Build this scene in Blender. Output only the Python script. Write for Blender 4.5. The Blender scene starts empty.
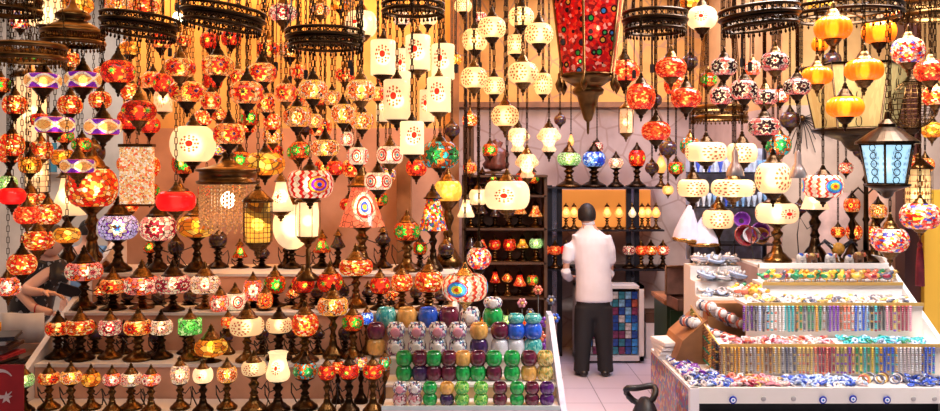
import bpy, bmesh, math, random
from mathutils import Vector, Matrix
random.seed(7)
R = random.Random(11)
PI = math.pi
scn = bpy.context.scene
COL = scn.collection
F, CX, HY, CZ = 850.0, 470.0, 165.0, 2.1          # focal length in pixels, horizon row, eye height

# ------------------------------------------------------------------ camera, world, lights, exposure
cam = bpy.data.cameras.new('camera'); camo = bpy.data.objects.new('camera', cam); COL.objects.link(camo)
camo.location = (0, 0, CZ); camo.rotation_euler = (PI/2, 0, 0)
cam.sensor_width = 36; cam.lens = F/940*36; cam.shift_y = -(205.5-HY)/940; cam.clip_end = 100
scn.camera = camo
scn.view_settings.view_transform = 'Standard'; scn.view_settings.look = 'None'
scn.view_settings.gamma = 1; scn.view_settings.exposure = 0.0; scn.view_settings.use_curve_mapping = False
try:
    scn.cycles.use_denoising = True; scn.cycles.use_light_tree = True
    scn.cycles.max_bounces = 6; scn.cycles.diffuse_bounces = 3; scn.cycles.glossy_bounces = 3
    scn.cycles.transparent_max_bounces = 10; scn.cycles.caustics_reflective = False; scn.cycles.caustics_refractive = False
    scn.cycles.sample_clamp_indirect = 4
except Exception: pass
w = bpy.data.worlds.new('world'); scn.world = w; w.use_nodes = True
w.node_tree.nodes['Background'].inputs[0].default_value = (0.80, 0.84, 1.0, 1)
w.node_tree.nodes['Background'].inputs[1].default_value = 0.13
def area(name, loc, size, size_y, energy, col, rot=(0, 0, 0)):
    l = bpy.data.lights.new(name, 'AREA'); l.shape = 'RECTANGLE'; l.size = size; l.size_y = size_y
    l.energy = energy; l.color = col
    o = bpy.data.objects.new(name, l); o.location = loc; o.rotation_euler = rot; COL.objects.link(o)
area('warm_fill', (-1.3, 5.6, 4.1), 5.0, 3.0, 115, (1.0, .45, .12))  # unseen warm fill, added to supplement the lamps' orange light
area('back_glow_fill', (-1.0, 7.0, 4.15), 5.0, .6, 150, (1.0, .40, .09))  # unseen fill, added for a glow behind the hanging lamps
area('ceiling_light_bay', (1.45, 8.6, 4.1), 1.6, 1.6, 80, (.78, .74, 1.0))
area('ceiling_light_stand', (2.4, 4.7, 4.1), 2.2, 1.2, 520, (1.0, .93, .90))
area('front_fill', (-.9, 3.0, 4.2), 4.0, .8, 60, (1.0, .84, .7), (.75, 0, 0))  # unseen fill added in front to brighten the stands
area('ceiling_light_left', (-3.9, 7.6, 4.1), 1.4, 2.0, 60, (1.0, .97, .94))

# ------------------------------------------------------------------ helpers
def X(px, Y): return (px-CX)*Y/F
def Z(py, Y): return CZ-(py-HY)*Y/F
def P(px, py, Y): return Vector((X(px, Y), Y, Z(py, Y)))

def link(name, me, mat=None, parent=None):
    o = bpy.data.objects.new(name, me); COL.objects.link(o)
    if mat is not None and hasattr(me, 'materials') and not len(me.materials): me.materials.append(mat)
    if parent is not None: o.parent = parent
    return o
def tag(o, label, cat, group=None, kind=None):
    if label: o['label'] = label
    if cat: o['category'] = cat
    if group: o['group'] = group
    if kind: o['kind'] = kind
    return o
def empty(name, loc=(0, 0, 0), rz=0):
    o = bpy.data.objects.new(name, None); COL.objects.link(o); o.location = loc; o.rotation_euler = (0, 0, rz)
    o.empty_display_size = .05
    return o
def mesh_of(bm, name, smooth=True):
    me = bpy.data.meshes.new(name); bm.to_mesh(me); bm.free()
    if smooth:
        for p in me.polygons: p.use_smooth = True
    return me

def lathe_bm(bm, prof, seg=20, M=None, rib=0, amp=0, cap=True, sq=None, arc=1.0):
    """prof: [(r,z)] from bottom to top, uv u round, v by arc length."""
    uvl = bm.loops.layers.uv.verify()
    zs = [0]
    for a, b in zip(prof, prof[1:]): zs.append(zs[-1]+math.hypot(b[0]-a[0], b[1]-a[1]))
    tot = zs[-1] or 1
    rings = []
    for r, z in prof:
        ring = []
        for k in range(seg):
            t = 2*PI*arc*k/seg
            rr = r*(1+amp*math.cos(rib*t)) if rib else r
            v = Vector((rr*math.cos(t), rr*math.sin(t), z))
            ring.append(bm.verts.new(M @ v if M else v))
        rings.append(ring)
    for i in range(len(rings)-1):
        for k in range(seg if arc == 1.0 else seg-1):
            k2 = (k+1) % seg
            f = bm.faces.new((rings[i][k], rings[i][k2], rings[i+1][k2], rings[i+1][k]))
            us = (k/seg, (k+1)/seg, (k+1)/seg, k/seg); vs = (zs[i]/tot,)*2+(zs[i+1]/tot,)*2
            for l, u, v in zip(f.loops, us, vs): l[uvl].uv = (u, v)
    if cap and arc == 1.0:
        if prof[0][0] > 1e-4: bm.faces.new(list(reversed(rings[0])))
        if prof[-1][0] > 1e-4: bm.faces.new(rings[-1])
    return bm
_cache = {}
def lathe_mesh(key, prof, mat, seg=20, **kw):
    k = (key, mat.name if mat else None, seg)
    if k not in _cache:
        me = mesh_of(lathe_bm(bmesh.new(), prof, seg, **kw), key)
        if mat: me.materials.append(mat)
        _cache[k] = me
    return _cache[k]
def box_bm(bm, lo, hi, M=None):
    vs = [Vector((x, y, z)) for x in (lo[0], hi[0]) for y in (lo[1], hi[1]) for z in (lo[2], hi[2])]
    vs = [bm.verts.new(M @ v if M else v) for v in vs]
    for q in ((0, 1, 3, 2), (4, 6, 7, 5), (0, 4, 5, 1), (2, 3, 7, 6), (0, 2, 6, 4), (1, 5, 7, 3)):
        bm.faces.new([vs[i] for i in q])
    return bm
def box(name, lo, hi, mat, parent=None, bev=0):
    bm = box_bm(bmesh.new(), lo, hi)
    bmesh.ops.recalc_face_normals(bm, faces=bm.faces)
    if bev: bmesh.ops.bevel(bm, geom=list(bm.edges), offset=bev, segments=2, affect='EDGES')
    return link(name, mesh_of(bm, name, False), mat, parent)
def tube_bm(bm, pts, r, seg=6, closed=False):
    pts = [Vector(p) for p in pts]; n = len(pts); rings = []
    for i, p in enumerate(pts):
        a = pts[(i-1) % n] if (closed or i > 0) else p
        b = pts[(i+1) % n] if (closed or i < n-1) else p
        d = (b-a).normalized() if (b-a).length > 1e-9 else Vector((0, 0, 1))
        u = d.orthogonal().normalized() if abs(d.z) > .9 else d.cross(Vector((0, 0, 1))).normalized()
        v = d.cross(u)
        rr = r[i] if isinstance(r, (list, tuple)) else r
        rings.append([bm.verts.new(p+(u*math.cos(2*PI*k/seg)+v*math.sin(2*PI*k/seg))*rr) for k in range(seg)])
    for i in range(n if closed else n-1):
        A, B = rings[i], rings[(i+1) % n]
        for k in range(seg):
            try: bm.faces.new((A[k], A[(k+1) % seg], B[(k+1) % seg], B[k]))
            except ValueError: pass
    if not closed:
        for rg in (rings[0], rings[-1]):
            try: bm.faces.new(rg)
            except ValueError: pass
    return bm
def tube(name, pts, r, mat, parent=None, seg=6, closed=False):
    bm = tube_bm(bmesh.new(), pts, r, seg, closed); bmesh.ops.recalc_face_normals(bm, faces=bm.faces)
    return link(name, mesh_of(bm, name), mat, parent)
def prism_bm(bm, pts, y0, y1, M=None):
    """polygon pts (x,z) extruded along y"""
    a = [bm.verts.new(M @ Vector((x, y0, z)) if M else Vector((x, y0, z))) for x, z in pts]
    b = [bm.verts.new(M @ Vector((x, y1, z)) if M else Vector((x, y1, z))) for x, z in pts]
    bm.faces.new(a); bm.faces.new(list(reversed(b)))
    for i in range(len(pts)):
        j = (i+1) % len(pts); bm.faces.new((a[j], a[i], b[i], b[j]))
    return bm
def skin(name, vs, es, rad, mat, parent=None, sub=2):
    me = bpy.data.meshes.new(name); me.from_pydata([tuple(v) for v in vs], es, []); me.update()
    me.materials.append(mat)
    o = link(name, me, None, parent)
    m = o.modifiers.new('skin', 'SKIN'); m.use_smooth_shade = True
    for i, r in enumerate(rad):
        me.skin_vertices[0].data[i].radius = r if isinstance(r, tuple) else (r, r)
    me.skin_vertices[0].data[0].use_root = True
    s = o.modifiers.new('sub', 'SUBSURF'); s.levels = sub; s.render_levels = sub
    return o
def loft_bm(bm, secs, seg=20):
    rings = []
    for c, rx, ry in secs:
        c = Vector(c); rings.append([bm.verts.new(c+Vector((rx*math.cos(2*PI*k/seg), ry*math.sin(2*PI*k/seg), 0))) for k in range(seg)])
    for A, B in zip(rings, rings[1:]):
        for k in range(seg): bm.faces.new((A[k], A[(k+1) % seg], B[(k+1) % seg], B[k]))
    bm.faces.new(list(reversed(rings[0]))); bm.faces.new(rings[-1])
    return bm
def garment(name, bm, mat, parent, vox=.014):
    bmesh.ops.recalc_face_normals(bm, faces=bm.faces)
    o = link(name, mesh_of(bm, name), mat, parent)
    m = o.modifiers.new('merge', 'REMESH'); m.mode = 'VOXEL'; m.voxel_size = vox; m.use_smooth_shade = True
    q = o.modifiers.new('smooth', 'SMOOTH'); q.iterations = 4; q.factor = .5
    return o
def ball_bm(bm, c, r, seg=8, rings=6, sc=(1, 1, 1)):
    M = Matrix.Translation(Vector(c)) @ Matrix.Diagonal((r*sc[0], r*sc[1], r*sc[2], 1))
    bmesh.ops.create_uvsphere(bm, u_segments=seg, v_segments=rings, radius=1, matrix=M)
    return bm

# ------------------------------------------------------------------ materials
def newmat(name):
    m = bpy.data.materials.new(name); m.use_nodes = True
    nt = m.node_tree
    for n in list(nt.nodes): nt.nodes.remove(n)
    return m, nt
class NT:
    def __init__(s, nt): s.nt = nt
    def node(s, t, **kw):
        n = s.nt.nodes.new(t)
        for k, v in kw.items(): setattr(n, k, v)
        return n
    def put(s, sock, v):
        if isinstance(v, bpy.types.NodeSocket): s.nt.links.new(v, sock)
        elif isinstance(v, (tuple, list)) and len(v) == 3 and sock.type == 'RGBA': sock.default_value = (*v, 1)
        else: sock.default_value = v
    def m(s, op, a, b=0.0, c=None):
        n = s.node('ShaderNodeMath', operation=op); s.put(n.inputs[0], a); s.put(n.inputs[1], b)
        if c is not None: s.put(n.inputs[2], c)
        return n.outputs[0]
    def mix(s, f, a, b, bt='MIX'):
        n = s.node('ShaderNodeMix', data_type='RGBA', blend_type=bt); s.put(n.inputs[0], f)
        s.put(n.inputs[6], a); s.put(n.inputs[7], b); return n.outputs[2]
    def ramp(s, v, stops, const=True):
        n = s.node('ShaderNodeValToRGB'); cr = n.color_ramp; cr.interpolation = 'CONSTANT' if const else 'LINEAR'
        while len(cr.elements) < len(stops): cr.elements.new(.5)
        for e, (p, c) in zip(cr.elements, stops): e.position = p; e.color = (*c, 1)
        s.put(n.inputs[0], v); return n.outputs[0]
    def xyz(s, v):
        n = s.node('ShaderNodeSeparateXYZ'); s.put(n.inputs[0], v); return n.outputs
    def comb(s, x, y, z=0.0):
        n = s.node('ShaderNodeCombineXYZ'); s.put(n.inputs[0], x); s.put(n.inputs[1], y); s.put(n.inputs[2], z); return n.outputs[0]
def solid(name, col, rough=.5, metal=0, spec=.5, noise=0, nscale=8, col2=None, emit=0, bump=0, trans=0, coat=0):
    m, nt = newmat(name); N = NT(nt)
    out = N.node('ShaderNodeOutputMaterial'); b = N.node('ShaderNodeBsdfPrincipled')
    nt.links.new(b.outputs[0], out.inputs[0])
    b.inputs['Roughness'].default_value = rough; b.inputs['Metallic'].default_value = metal
    b.inputs['Specular IOR Level'].default_value = spec
    b.inputs['Coat Weight'].default_value = coat; b.inputs['Transmission Weight'].default_value = trans
    tc = N.node('ShaderNodeTexCoord').outputs['Object']
    c = col
    if noise or col2:
        n = N.node('ShaderNodeTexNoise'); n.inputs['Scale'].default_value = nscale; n.inputs['Detail'].default_value = 5
        nt.links.new(tc, n.inputs['Vector'])
        c2 = col2 or tuple(max(0, x*(1-noise)) for x in col)
        c = N.ramp(n.outputs[0], [(.35, c2), (.65, col)], False)
        if bump:
            bp = N.node('ShaderNodeBump'); bp.inputs['Strength'].default_value = bump
            nt.links.new(n.outputs[0], bp.inputs['Height']); nt.links.new(bp.outputs[0], b.inputs['Normal'])
    N.put(b.inputs['Base Color'], c)
    if emit:
        N.put(b.inputs['Emission Color'], c); b.inputs['Emission Strength'].default_value = emit
    return m
MATS = {}
LOOK = {}
def glass(key, kind, cols, look, s=1.0, n=4, asp=.92, tr=.42, lit=True, ck=1.0, face=False):
    """stained / frosted lamp glass. cols: list of linear colours."""
    m, nt = newmat('glass_'+key); N = NT(nt)
    out = N.node('ShaderNodeOutputMaterial')
    tc = N.node('ShaderNodeTexCoord'); oi = N.node('ShaderNodeObjectInfo'); rnd = oi.outputs['Random']
    uv = N.xyz(tc.outputs['UV'])
    u = N.m('ADD', N.m('MULTIPLY', uv[0], float(n)), N.m('MULTIPLY', rnd, 0.0 if face else 7.3))
    cu = N.m('SUBTRACT', N.m('FRACT', u), .5)
    x = N.m('MULTIPLY', cu, asp); y = N.m('SUBTRACT', uv[1], .5)
    r = N.m('SQRT', N.m('ADD', N.m('MULTIPLY', x, x), N.m('MULTIPLY', y, y)))
    a = N.m('ARCTAN2', y, x)
    vor = N.node('ShaderNodeTexVoronoi', feature='DISTANCE_TO_EDGE'); vor.inputs['Scale'].default_value = 6.5*ck
    vc = N.node('ShaderNodeTexVoronoi'); vc.inputs['Scale'].default_value = 6.5*ck
    vec = N.comb(N.m('MULTIPLY', uv[0], n*asp), uv[1], rnd)
    if kind == 'crackle': vec = tc.outputs['Object']; vor.inputs['Scale'].default_value = vc.inputs['Scale'].default_value = 3.6*ck
    nt.links.new(vec, vor.inputs['Vector']); nt.links.new(vec, vc.inputs['Vector'])
    cell = N.xyz(vc.outputs['Color'])[0]
    grout = N.m('LESS_THAN', vor.outputs['Distance'], .055)
    jit = N.m('ADD', .72, N.m('MULTIPLY', cell, .5))
    if kind == 'flower':      # centre, ring, petal, halo, ground, ground 2
        pet = N.m('MULTIPLY', r, N.m('ADD', 1.0, N.m('MULTIPLY', N.m('COSINE', N.m('MULTIPLY', a, 8.0)), .20)))
        c = N.ramp(pet, [(0, cols[0]), (.07, cols[1]), (.13, cols[2]), (.30, cols[3]), (.37, cols[4])])
        g = N.mix(N.m('GREATER_THAN', cell, .6), c, cols[5])
        c = N.mix(N.m('GREATER_THAN', pet, .37), c, g)
        c = N.mix(grout, c, (.05, .02, .01))
    elif kind == 'crackle':
        st = [(i/len(cols), k) for i, k in enumerate(cols)]
        c = N.ramp(cell, st); c = N.mix(N.m('MULTIPLY', grout, .8), c, (.06, .02, .01))
    elif kind == 'lace':      # ground, dots
        d1 = N.m('MULTIPLY', N.m('GREATER_THAN', N.m('COSINE', N.m('MULTIPLY', a, 14.0)), .1), N.m('LESS_THAN', N.m('ABSOLUTE', N.m('SUBTRACT', r, .33)), .045))
        d2 = N.m('MULTIPLY', N.m('GREATER_THAN', N.m('COSINE', N.m('MULTIPLY', a, 8.0)), .0), N.m('LESS_THAN', N.m('ABSOLUTE', N.m('SUBTRACT', r, .20)), .045))
        d3 = N.m('LESS_THAN', r, .05)
        d = N.m('MAXIMUM', N.m('MAXIMUM', d1, d2), d3)
        c = N.mix(d, cols[0], cols[1])
    elif kind == 'medal':     # ground, dots, centre
        d1 = N.m('MULTIPLY', N.m('GREATER_THAN', N.m('COSINE', N.m('MULTIPLY', a, 12.0)), .0), N.m('LESS_THAN', N.m('ABSOLUTE', N.m('SUBTRACT', r, .19)), .025))
        d4 = N.m('MULTIPLY', N.m('GREATER_THAN', N.m('COSINE', N.m('MULTIPLY', a, 8.0)), .2), N.m('LESS_THAN', N.m('ABSOLUTE', N.m('SUBTRACT', r, .13)), .022))
        c = N.mix(N.m('MAXIMUM', d1, d4), cols[0], cols[1]); c = N.mix(N.m('LESS_THAN', r, .08), c, cols[2])
    elif kind == 'band':      # outline, inside, ground, rim
        wv = N.m('MULTIPLY', N.m('ABSOLUTE', N.m('COSINE', N.m('MULTIPLY', u, PI))), .34)
        ay = N.m('ABSOLUTE', y)
        c = N.mix(N.m('LESS_THAN', ay, wv), cols[2], cols[1])
        c = N.mix(N.m('LESS_THAN', r, .14), c, cols[4])
        c = N.mix(N.m('LESS_THAN', N.m('ABSOLUTE', N.m('SUBTRACT', ay, wv)), .075), c, cols[0])
        c = N.mix(N.m('GREATER_THAN', ay, .42), c, cols[3])
        c = N.mix(N.m('MULTIPLY', grout, .5), c, (.05, .02, .01))
    elif kind == 'zig':       # red, white, + rainbow medallion colours
        tri = N.m('PINGPONG', N.m('MULTIPLY', uv[1], 5.0), .5)
        st = N.m('FRACT', N.m('MULTIPLY', N.m('ADD', N.m('ABSOLUTE', x), N.m('MULTIPLY', tri, .14)), 4.0))
        c = N.ramp(st, [(0, cols[0]), (.30, cols[1]), (.86, cols[2])])
        med = N.ramp(r, [(0, cols[3]), (.07, cols[4]), (.15, cols[5]), (.22, cols[6]), (.28, cols[0])])
        c = N.mix(N.m('LESS_THAN', r, .31), c, med); c = N.mix(N.m('MULTIPLY', grout, .45), c, (.1, .02, .01))
    elif kind == 'rings':     # concentric medallions
        c = N.ramp(r, [(0, cols[0]), (.07, cols[1]), (.13, cols[2]), (.2, cols[3]), (.27, cols[4]), (.36, cols[5])])
        c = N.mix(N.m('MULTIPLY', grout, .7), c, (.05, .02, .01))
    else: c = cols[0] if len(cols) == 1 else N.mix(N.m('GREATER_THAN', cell, .5), cols[0], cols[1])
    c = N.mix(1.0, c, N.comb(jit, jit, jit), 'MULTIPLY') if kind not in ('plain', 'lace', 'medal') else c
    br = N.m('MULTIPLY', N.m('ADD', .7, N.m('MULTIPLY', rnd, .55)), s*.62)
    b = N.node('ShaderNodeBsdfPrincipled'); N.put(b.inputs['Base Color'], c); b.inputs['Roughness'].default_value = .18
    if lit:
        N.put(b.inputs['Emission Color'], c); N.put(b.inputs['Emission Strength'], br)
    if kind in ('plain', 'lace', 'medal'):
        t = N.node('ShaderNodeBsdfRefraction'); t.inputs['Roughness'].default_value = .62; t.inputs['IOR'].default_value = 1.25; tr = max(tr, .4)
    else: t = N.node('ShaderNodeBsdfRefraction'); t.inputs['Roughness'].default_value = .35; t.inputs['IOR'].default_value = 1.15
    N.put(t.inputs[0], c)
    mx = N.node('ShaderNodeMixShader'); mx.inputs[0].default_value = 1-tr if lit else .85
    nt.links.new(t.outputs[0], mx.inputs[1]); nt.links.new(b.outputs[0], mx.inputs[2])
    nt.links.new(mx.outputs[0], out.inputs[0])
    MATS[key] = m; LOOK[key] = look
    return m
RED, ORG, YEL, CRM, WHT = (.80, .02, .01), (1, .18, .02), (1, .50, .05), (1, .60, .22), (1, .85, .60)
BLU, GRN, PUR, BLK, PNK, TEA = (.03, .10, .75), (.03, .5, .05), (.22, .02, .55), (.03, .01, .02), (1, .32, .28), (.04, .5, .55)
glass('rd', 'flower', [(.02, .02, .12), ORG, RED, YEL, (1, .30, .07), CRM], 'red flower mosaic', 1.15)
glass('ro', 'flower', [BLK, YEL, RED, ORG, CRM, (1, .25, .05)], 'orange and cream flower mosaic', 1.2)
glass('rg', 'flower', [(.1, .9, .1), YEL, RED, (.6, .02, .01), RED, ORG], 'green-hearted red mosaic', .95)
glass('cf', 'flower', [RED, CRM, ORG, WHT, (1, .5, .15), YEL], 'cream and orange floral', 1.15, n=5, asp=1.0)
glass('pf', 'flower', [(.3, .02, .03), WHT, BLK, WHT, PNK, (.9, .12, .1)], 'pink black-rosette mosaic', .95)
glass('pk', 'flower', [(.4, .03, .05), PNK, WHT, RED, PNK, ORG], 'coral pink rosette mosaic', 1.1)
glass('mf', 'flower', [(.3, 1, .3), YEL, GRN, RED, (.6, .05, .01), ORG], 'dark red and green mosaic', .8)
glass('gm', 'flower', [(.4, 1, .5), GRN, (.02, .35, .12), ORG, (.6, .10, .02), TEA], 'green and orange mosaic', .8, n=5)
glass('ib', 'flower', [BLU, (.1, .4, 1), WHT, PUR, (.75, .7, 1), (.7, .6, 1)], 'indigo and white rosette', 1.0, n=4, asp=1.15)
glass('rw', 'flower', [RED, WHT, (.5, .02, .05), WHT, PNK, WHT], 'white and crimson floral', 1.1)
glass('ds', 'rings', [TEA, WHT, RED, WHT, RED, WHT], 'white, red and teal dotted', 1.1, n=5, asp=1.0)
glass('eb', 'band', [WHT, (.9, .45, .12), PUR, (.5, .04, .03), (1, .6, .1)], 'purple eye-outline', 1.2, n=5)
glass('rb', 'zig', [(.85, .05, .03), WHT, (1, .3, .1), (1, .1, .02), (1, .8, .05), (.05, .5, .8), (.05, .2, .7)], 'red zigzag with rainbow rosettes', 1.15, n=3, asp=1.25)
glass('zz', 'zig', [(.7, .02, .02), WHT, RED, BLU, ORG, PUR, YEL], 'red, white and blue zigzag', 1.1, n=3, asp=1.25)
glass('wl', 'lace', [(1, .74, .36), (.34, .12, .025)], 'cream lace-patterned', 1.25)
glass('wp', 'medal', [(1, .80, .50), (.35, .10, .04), (.70, .02, .01)], 'milky red-medallion', 1.4, n=3, asp=1.05, tr=.4, face=True)
glass('wc', 'medal', [(1, .80, .50), (.35, .10, .04), (.70, .02, .01)], 'milky red-medallion', 1.4, n=3, asp=.72, tr=.4, face=True)
glass('rc', 'rings', [YEL, BLU, WHT, RED, WHT, (1, .25, .13)], 'coral pink target-rosette', .95, n=2, asp=1.6, face=True)
glass('cr', 'lace', [(1, .74, .42), (.35, .12, .05)], 'cream brown-rosette', 1.3, n=3, asp=1.2)
glass('or', 'plain', [(1, .25, .01)], 'orange ribbed', 1.3, tr=.4)
glass('am', 'crackle', [(1, .5, .03), (.9, .28, .02), (1, .62, .10), (.5, .12, .01)], 'amber leopard-patch', 1.1, ck=.55)
glass('om', 'crackle', [(1, .2, .02), (.75, .05, .01), (1, .5, .08), RED, (1, .8, .4)], 'orange crackle mosaic', 1.0, ck=1.5)
glass('rm', 'crackle', [(.9, .04, .01), (1, .10, .02), (.8, .02, .01), (1, .3, .08)], 'bright red crackle', 1.1, ck=1.7)
glass('sr', 'plain', [(1, .015, .015)], 'plain glossy scarlet', 1.0, tr=.35)
glass('mm', 'crackle', [RED, ORG, YEL, (.02, .25, .05), (.05, .1, .5), (1, .8, .5)], 'many-coloured chip mosaic', .95, ck=1.9)
glass('mu', 'crackle', [RED, WHT, (1, .5, .05), WHT, PNK, (.1, .1, .5), RED, WHT, (.8, .1, .05)], 'red, yellow and white patchwork', .95, ck=1.5)
glass('gn', 'flower', [(.1, .6, .1), (.02, .35, .03), (.2, .9, .15), (.3, 1, .2), (.15, .7, .1), (.7, 1, .4)], 'bright green floral', 1.0)
glass('gl', 'flower', [WHT, (.3, .8, .2), (.7, 1, .5), (.3, .7, .1), (.8, 1, .6), (.5, .9, .3)], 'pale green', 1.0)
glass('bl', 'crackle', [(.05, .2, 1), (.02, .08, .7), (.2, .45, 1), (.6, .8, 1)], 'royal blue crackle', 1.0)
glass('wh', 'plain', [(1, .76, .46)], 'plain white frosted', 1.4, tr=.25)
glass('yb', 'plain', [(1, .62, .12), (1, .5, .06)], 'yellow parchment', 1.0, tr=.4)
glass('cl', 'lace', [(1, .72, .45), (1, .45, .2)], 'ribbed clear glass', 1.0, tr=.5)
glass('pw', 'flower', [RED, WHT, (1, .5, .4), CRM, (1, .75, .6), WHT], 'cream and rose floral', 1.15)
glass('fl', 'plain', [(1, .50, .15)], 'flame-coloured', 1.6, tr=.3)
glass('dk', 'crackle', [(.12, .03, .02), (.05, .03, .08), (.1, .06, .02), (.03, .02, .02)], 'unlit smoky', .06, tr=.1)
bronze = solid('antique_bronze', (.17, .085, .028), .28, 1, noise=.6, nscale=9)
darkbronze = solid('blackened_bronze', (.04, .022, .011), .30, 1, noise=.5, nscale=11)
brass = solid('polished_brass', (.62, .36, .12), .25, 1, noise=.4, nscale=14)
black = solid('black_plastic', (.012, .011, .012), .45)
bulbm, nt = newmat('bulb_glow'); N = NT(nt); o_ = N.node('ShaderNodeOutputMaterial'); e_ = N.node('ShaderNodeEmission')
e_.inputs[0].default_value = (1, .82, .5, 1); e_.inputs[1].default_value = 7; nt.links.new(e_.outputs[0], o_.inputs[0])
white_paint = solid('white_painted_board', (.80, .76, .74), .35, noise=.08, nscale=4)
riser_glow = solid('glow_tinted_board', (.80, .42, .28), .3, noise=.3, nscale=3)  # white risers with the lamps' orange-pink glow painted into the colour
wood = solid('dark_brown_wood', (.10, .045, .02), .5, noise=.5, nscale=6, bump=.1)
wood2 = solid('warm_brown_wood', (.33, .14, .05), .5, noise=.5, nscale=5, bump=.1)

def wall_mat(name, lowc, high_glowc, zb, stone=True):
    m, nt = newmat(name); N = NT(nt); out = N.node('ShaderNodeOutputMaterial'); b = N.node('ShaderNodeBsdfPrincipled')
    nt.links.new(b.outputs[0], out.inputs[0]); b.inputs['Roughness'].default_value = .75
    geo = N.node('ShaderNodeNewGeometry').outputs['Position']; p = N.xyz(geo)
    ns = N.node('ShaderNodeTexNoise'); ns.inputs['Scale'].default_value = 2.4; ns.inputs['Detail'].default_value = 6; nt.links.new(geo, ns.inputs['Vector'])
    c = N.mix(N.m('GREATER_THAN', p[2], zb), lowc, high_glowc)  # upper zone: warm light painted into the wall colour as orange
    k = N.ramp(ns.outputs[0], [(.3, (.62, .58, .55)), (.7, (1, 1, 1))], False)
    c = N.mix(1.0, c, k, 'MULTIPLY')
    if stone:
        v = N.node('ShaderNodeTexVoronoi', feature='DISTANCE_TO_EDGE'); v.inputs['Scale'].default_value = 3.2; nt.links.new(geo, v.inputs['Vector'])
        g = N.m('MULTIPLY', N.m('LESS_THAN', v.outputs['Distance'], .03), .45)
        c = N.mix(g, c, (.25, .15, .12))
        bp = N.node('ShaderNodeBump'); bp.inputs['Strength'].default_value = .3; nt.links.new(v.outputs['Distance'], bp.inputs['Height']); nt.links.new(bp.outputs[0], b.inputs['Normal'])
    N.put(b.inputs['Base Color'], c)
    return m

# ------------------------------------------------------------------ room shell
def struct(o): o['kind'] = 'structure'; return o
wl_l = wall_mat('plaster_left', (.70, .38, .26), (.95, .55, .18), 2.42, False)
wl_c = wall_mat('stone_centre', (.58, .47, .44), (.90, .46, .10), 2.79)
wl_r = wall_mat('plaster_right', (.60, .46, .38), (.78, .46, .17), 2.62, False)
wl_far = solid('pale_far_wall', (.80, .76, .70), .7, noise=.3, nscale=2)
tile, nt = newmat('floor_tiles'); N = NT(nt); out = N.node('ShaderNodeOutputMaterial'); b = N.node('ShaderNodeBsdfPrincipled')
nt.links.new(b.outputs[0], out.inputs[0]); b.inputs['Roughness'].default_value = .3
p = N.xyz(N.node('ShaderNodeNewGeometry').outputs['Position'])
fx = N.m('ABSOLUTE', N.m('SUBTRACT', N.m('FRACT', N.m('MULTIPLY', N.m('ADD', p[0], -.16), 2.0)), .5))
fy = N.m('ABSOLUTE', N.m('SUBTRACT', N.m('FRACT', N.m('MULTIPLY', p[1], 2.0)), .5))
g = N.m('GREATER_THAN', N.m('MAXIMUM', fx, fy), .491)
N.put(b.inputs['Base Color'], N.mix(g, (.62, .56, .66), (.22, .2, .26)))
struct(box('floor', (-6, -1, -.1), (6, 12, 0), tile))
struct(box('ceiling', (-6, 3.2, 4.3), (6, 12, 4.4), solid('ceiling_paint', (.55, .36, .2), .8)))
struct(box('wall_back', (-.13, 9.8, 0), (2.75, 9.95, 4.3), wl_c))
struct(box('wall_left', (-3.02, 7.4, 0), (-.13, 7.6, 4.3), wl_l))
struct(box('wall_niche', (-.30, 7.6, 0), (-.13, 9.8, 4.3), wl_l))
struct(box('wall_right', (2.72, 7.4, 0), (6, 7.6, 4.3), wl_r))
struct(box('wall_alcove', (2.72, 7.6, 0), (2.85, 9.8, 4.3), wl_r))
struct(box('wall_far', (-6, 9.6, 0), (-3.02, 9.8, 4.3), wl_far))
struct(box('wall_side', (-5.9, 3.2, 0), (-5.8, 9.6, 4.3), wl_far))
tr1 = struct(box('trim_1', (-.13, 9.7, 2.76), (2.72, 9.8, 2.82), wood2))
struct(box('trim_2', (X(397, 7.3), 7.26, 0), (X(411, 7.3), 7.4, Z(146, 7.3)), wood2))
struct(box('trim_8', (X(450, 7.3), 7.3, 0), (X(459, 7.3), 7.4, 4.3), wood2))
struct(box('trim_9', (X(463, 8.4), 8.3, 2.0), (X(474, 8.4), 8.4, Z(118, 8.4)), wood))
# window and frames of the street side
win = struct(box('window_1', (X(41, 9.5), 9.5, Z(174, 9.5)), (X(60, 9.5), 9.6, Z(140, 9.5)), white_paint))
box('pane', (X(44, 9.5), 9.48, Z(172, 9.5)), (X(57, 9.5), 9.5, Z(143, 9.5)), solid('blue_pane', (.05, .28, .42), .1), win)
# right-hand post of the shop front
struct(box('trim_3', (X(905, 6.6), 6.6, 0), (X(921, 6.6), 6.75, 4.3), solid('oxblood_wood', (.06, .015, .01), .4)))
struct(box('trim_4', (X(921, 6.6), 6.55, 0), (X(990, 6.6), 6.75, Z(190, 6.6)), solid('mustard_paint', (.75, .42, .04), .5)))
struct(box('trim_5', (X(878, 6.9), 6.9, 0), (X(905, 6.9), 7.1, Z(160, 6.9)), solid('pink_render', (.85, .55, .42), .7, noise=.15)))

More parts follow.
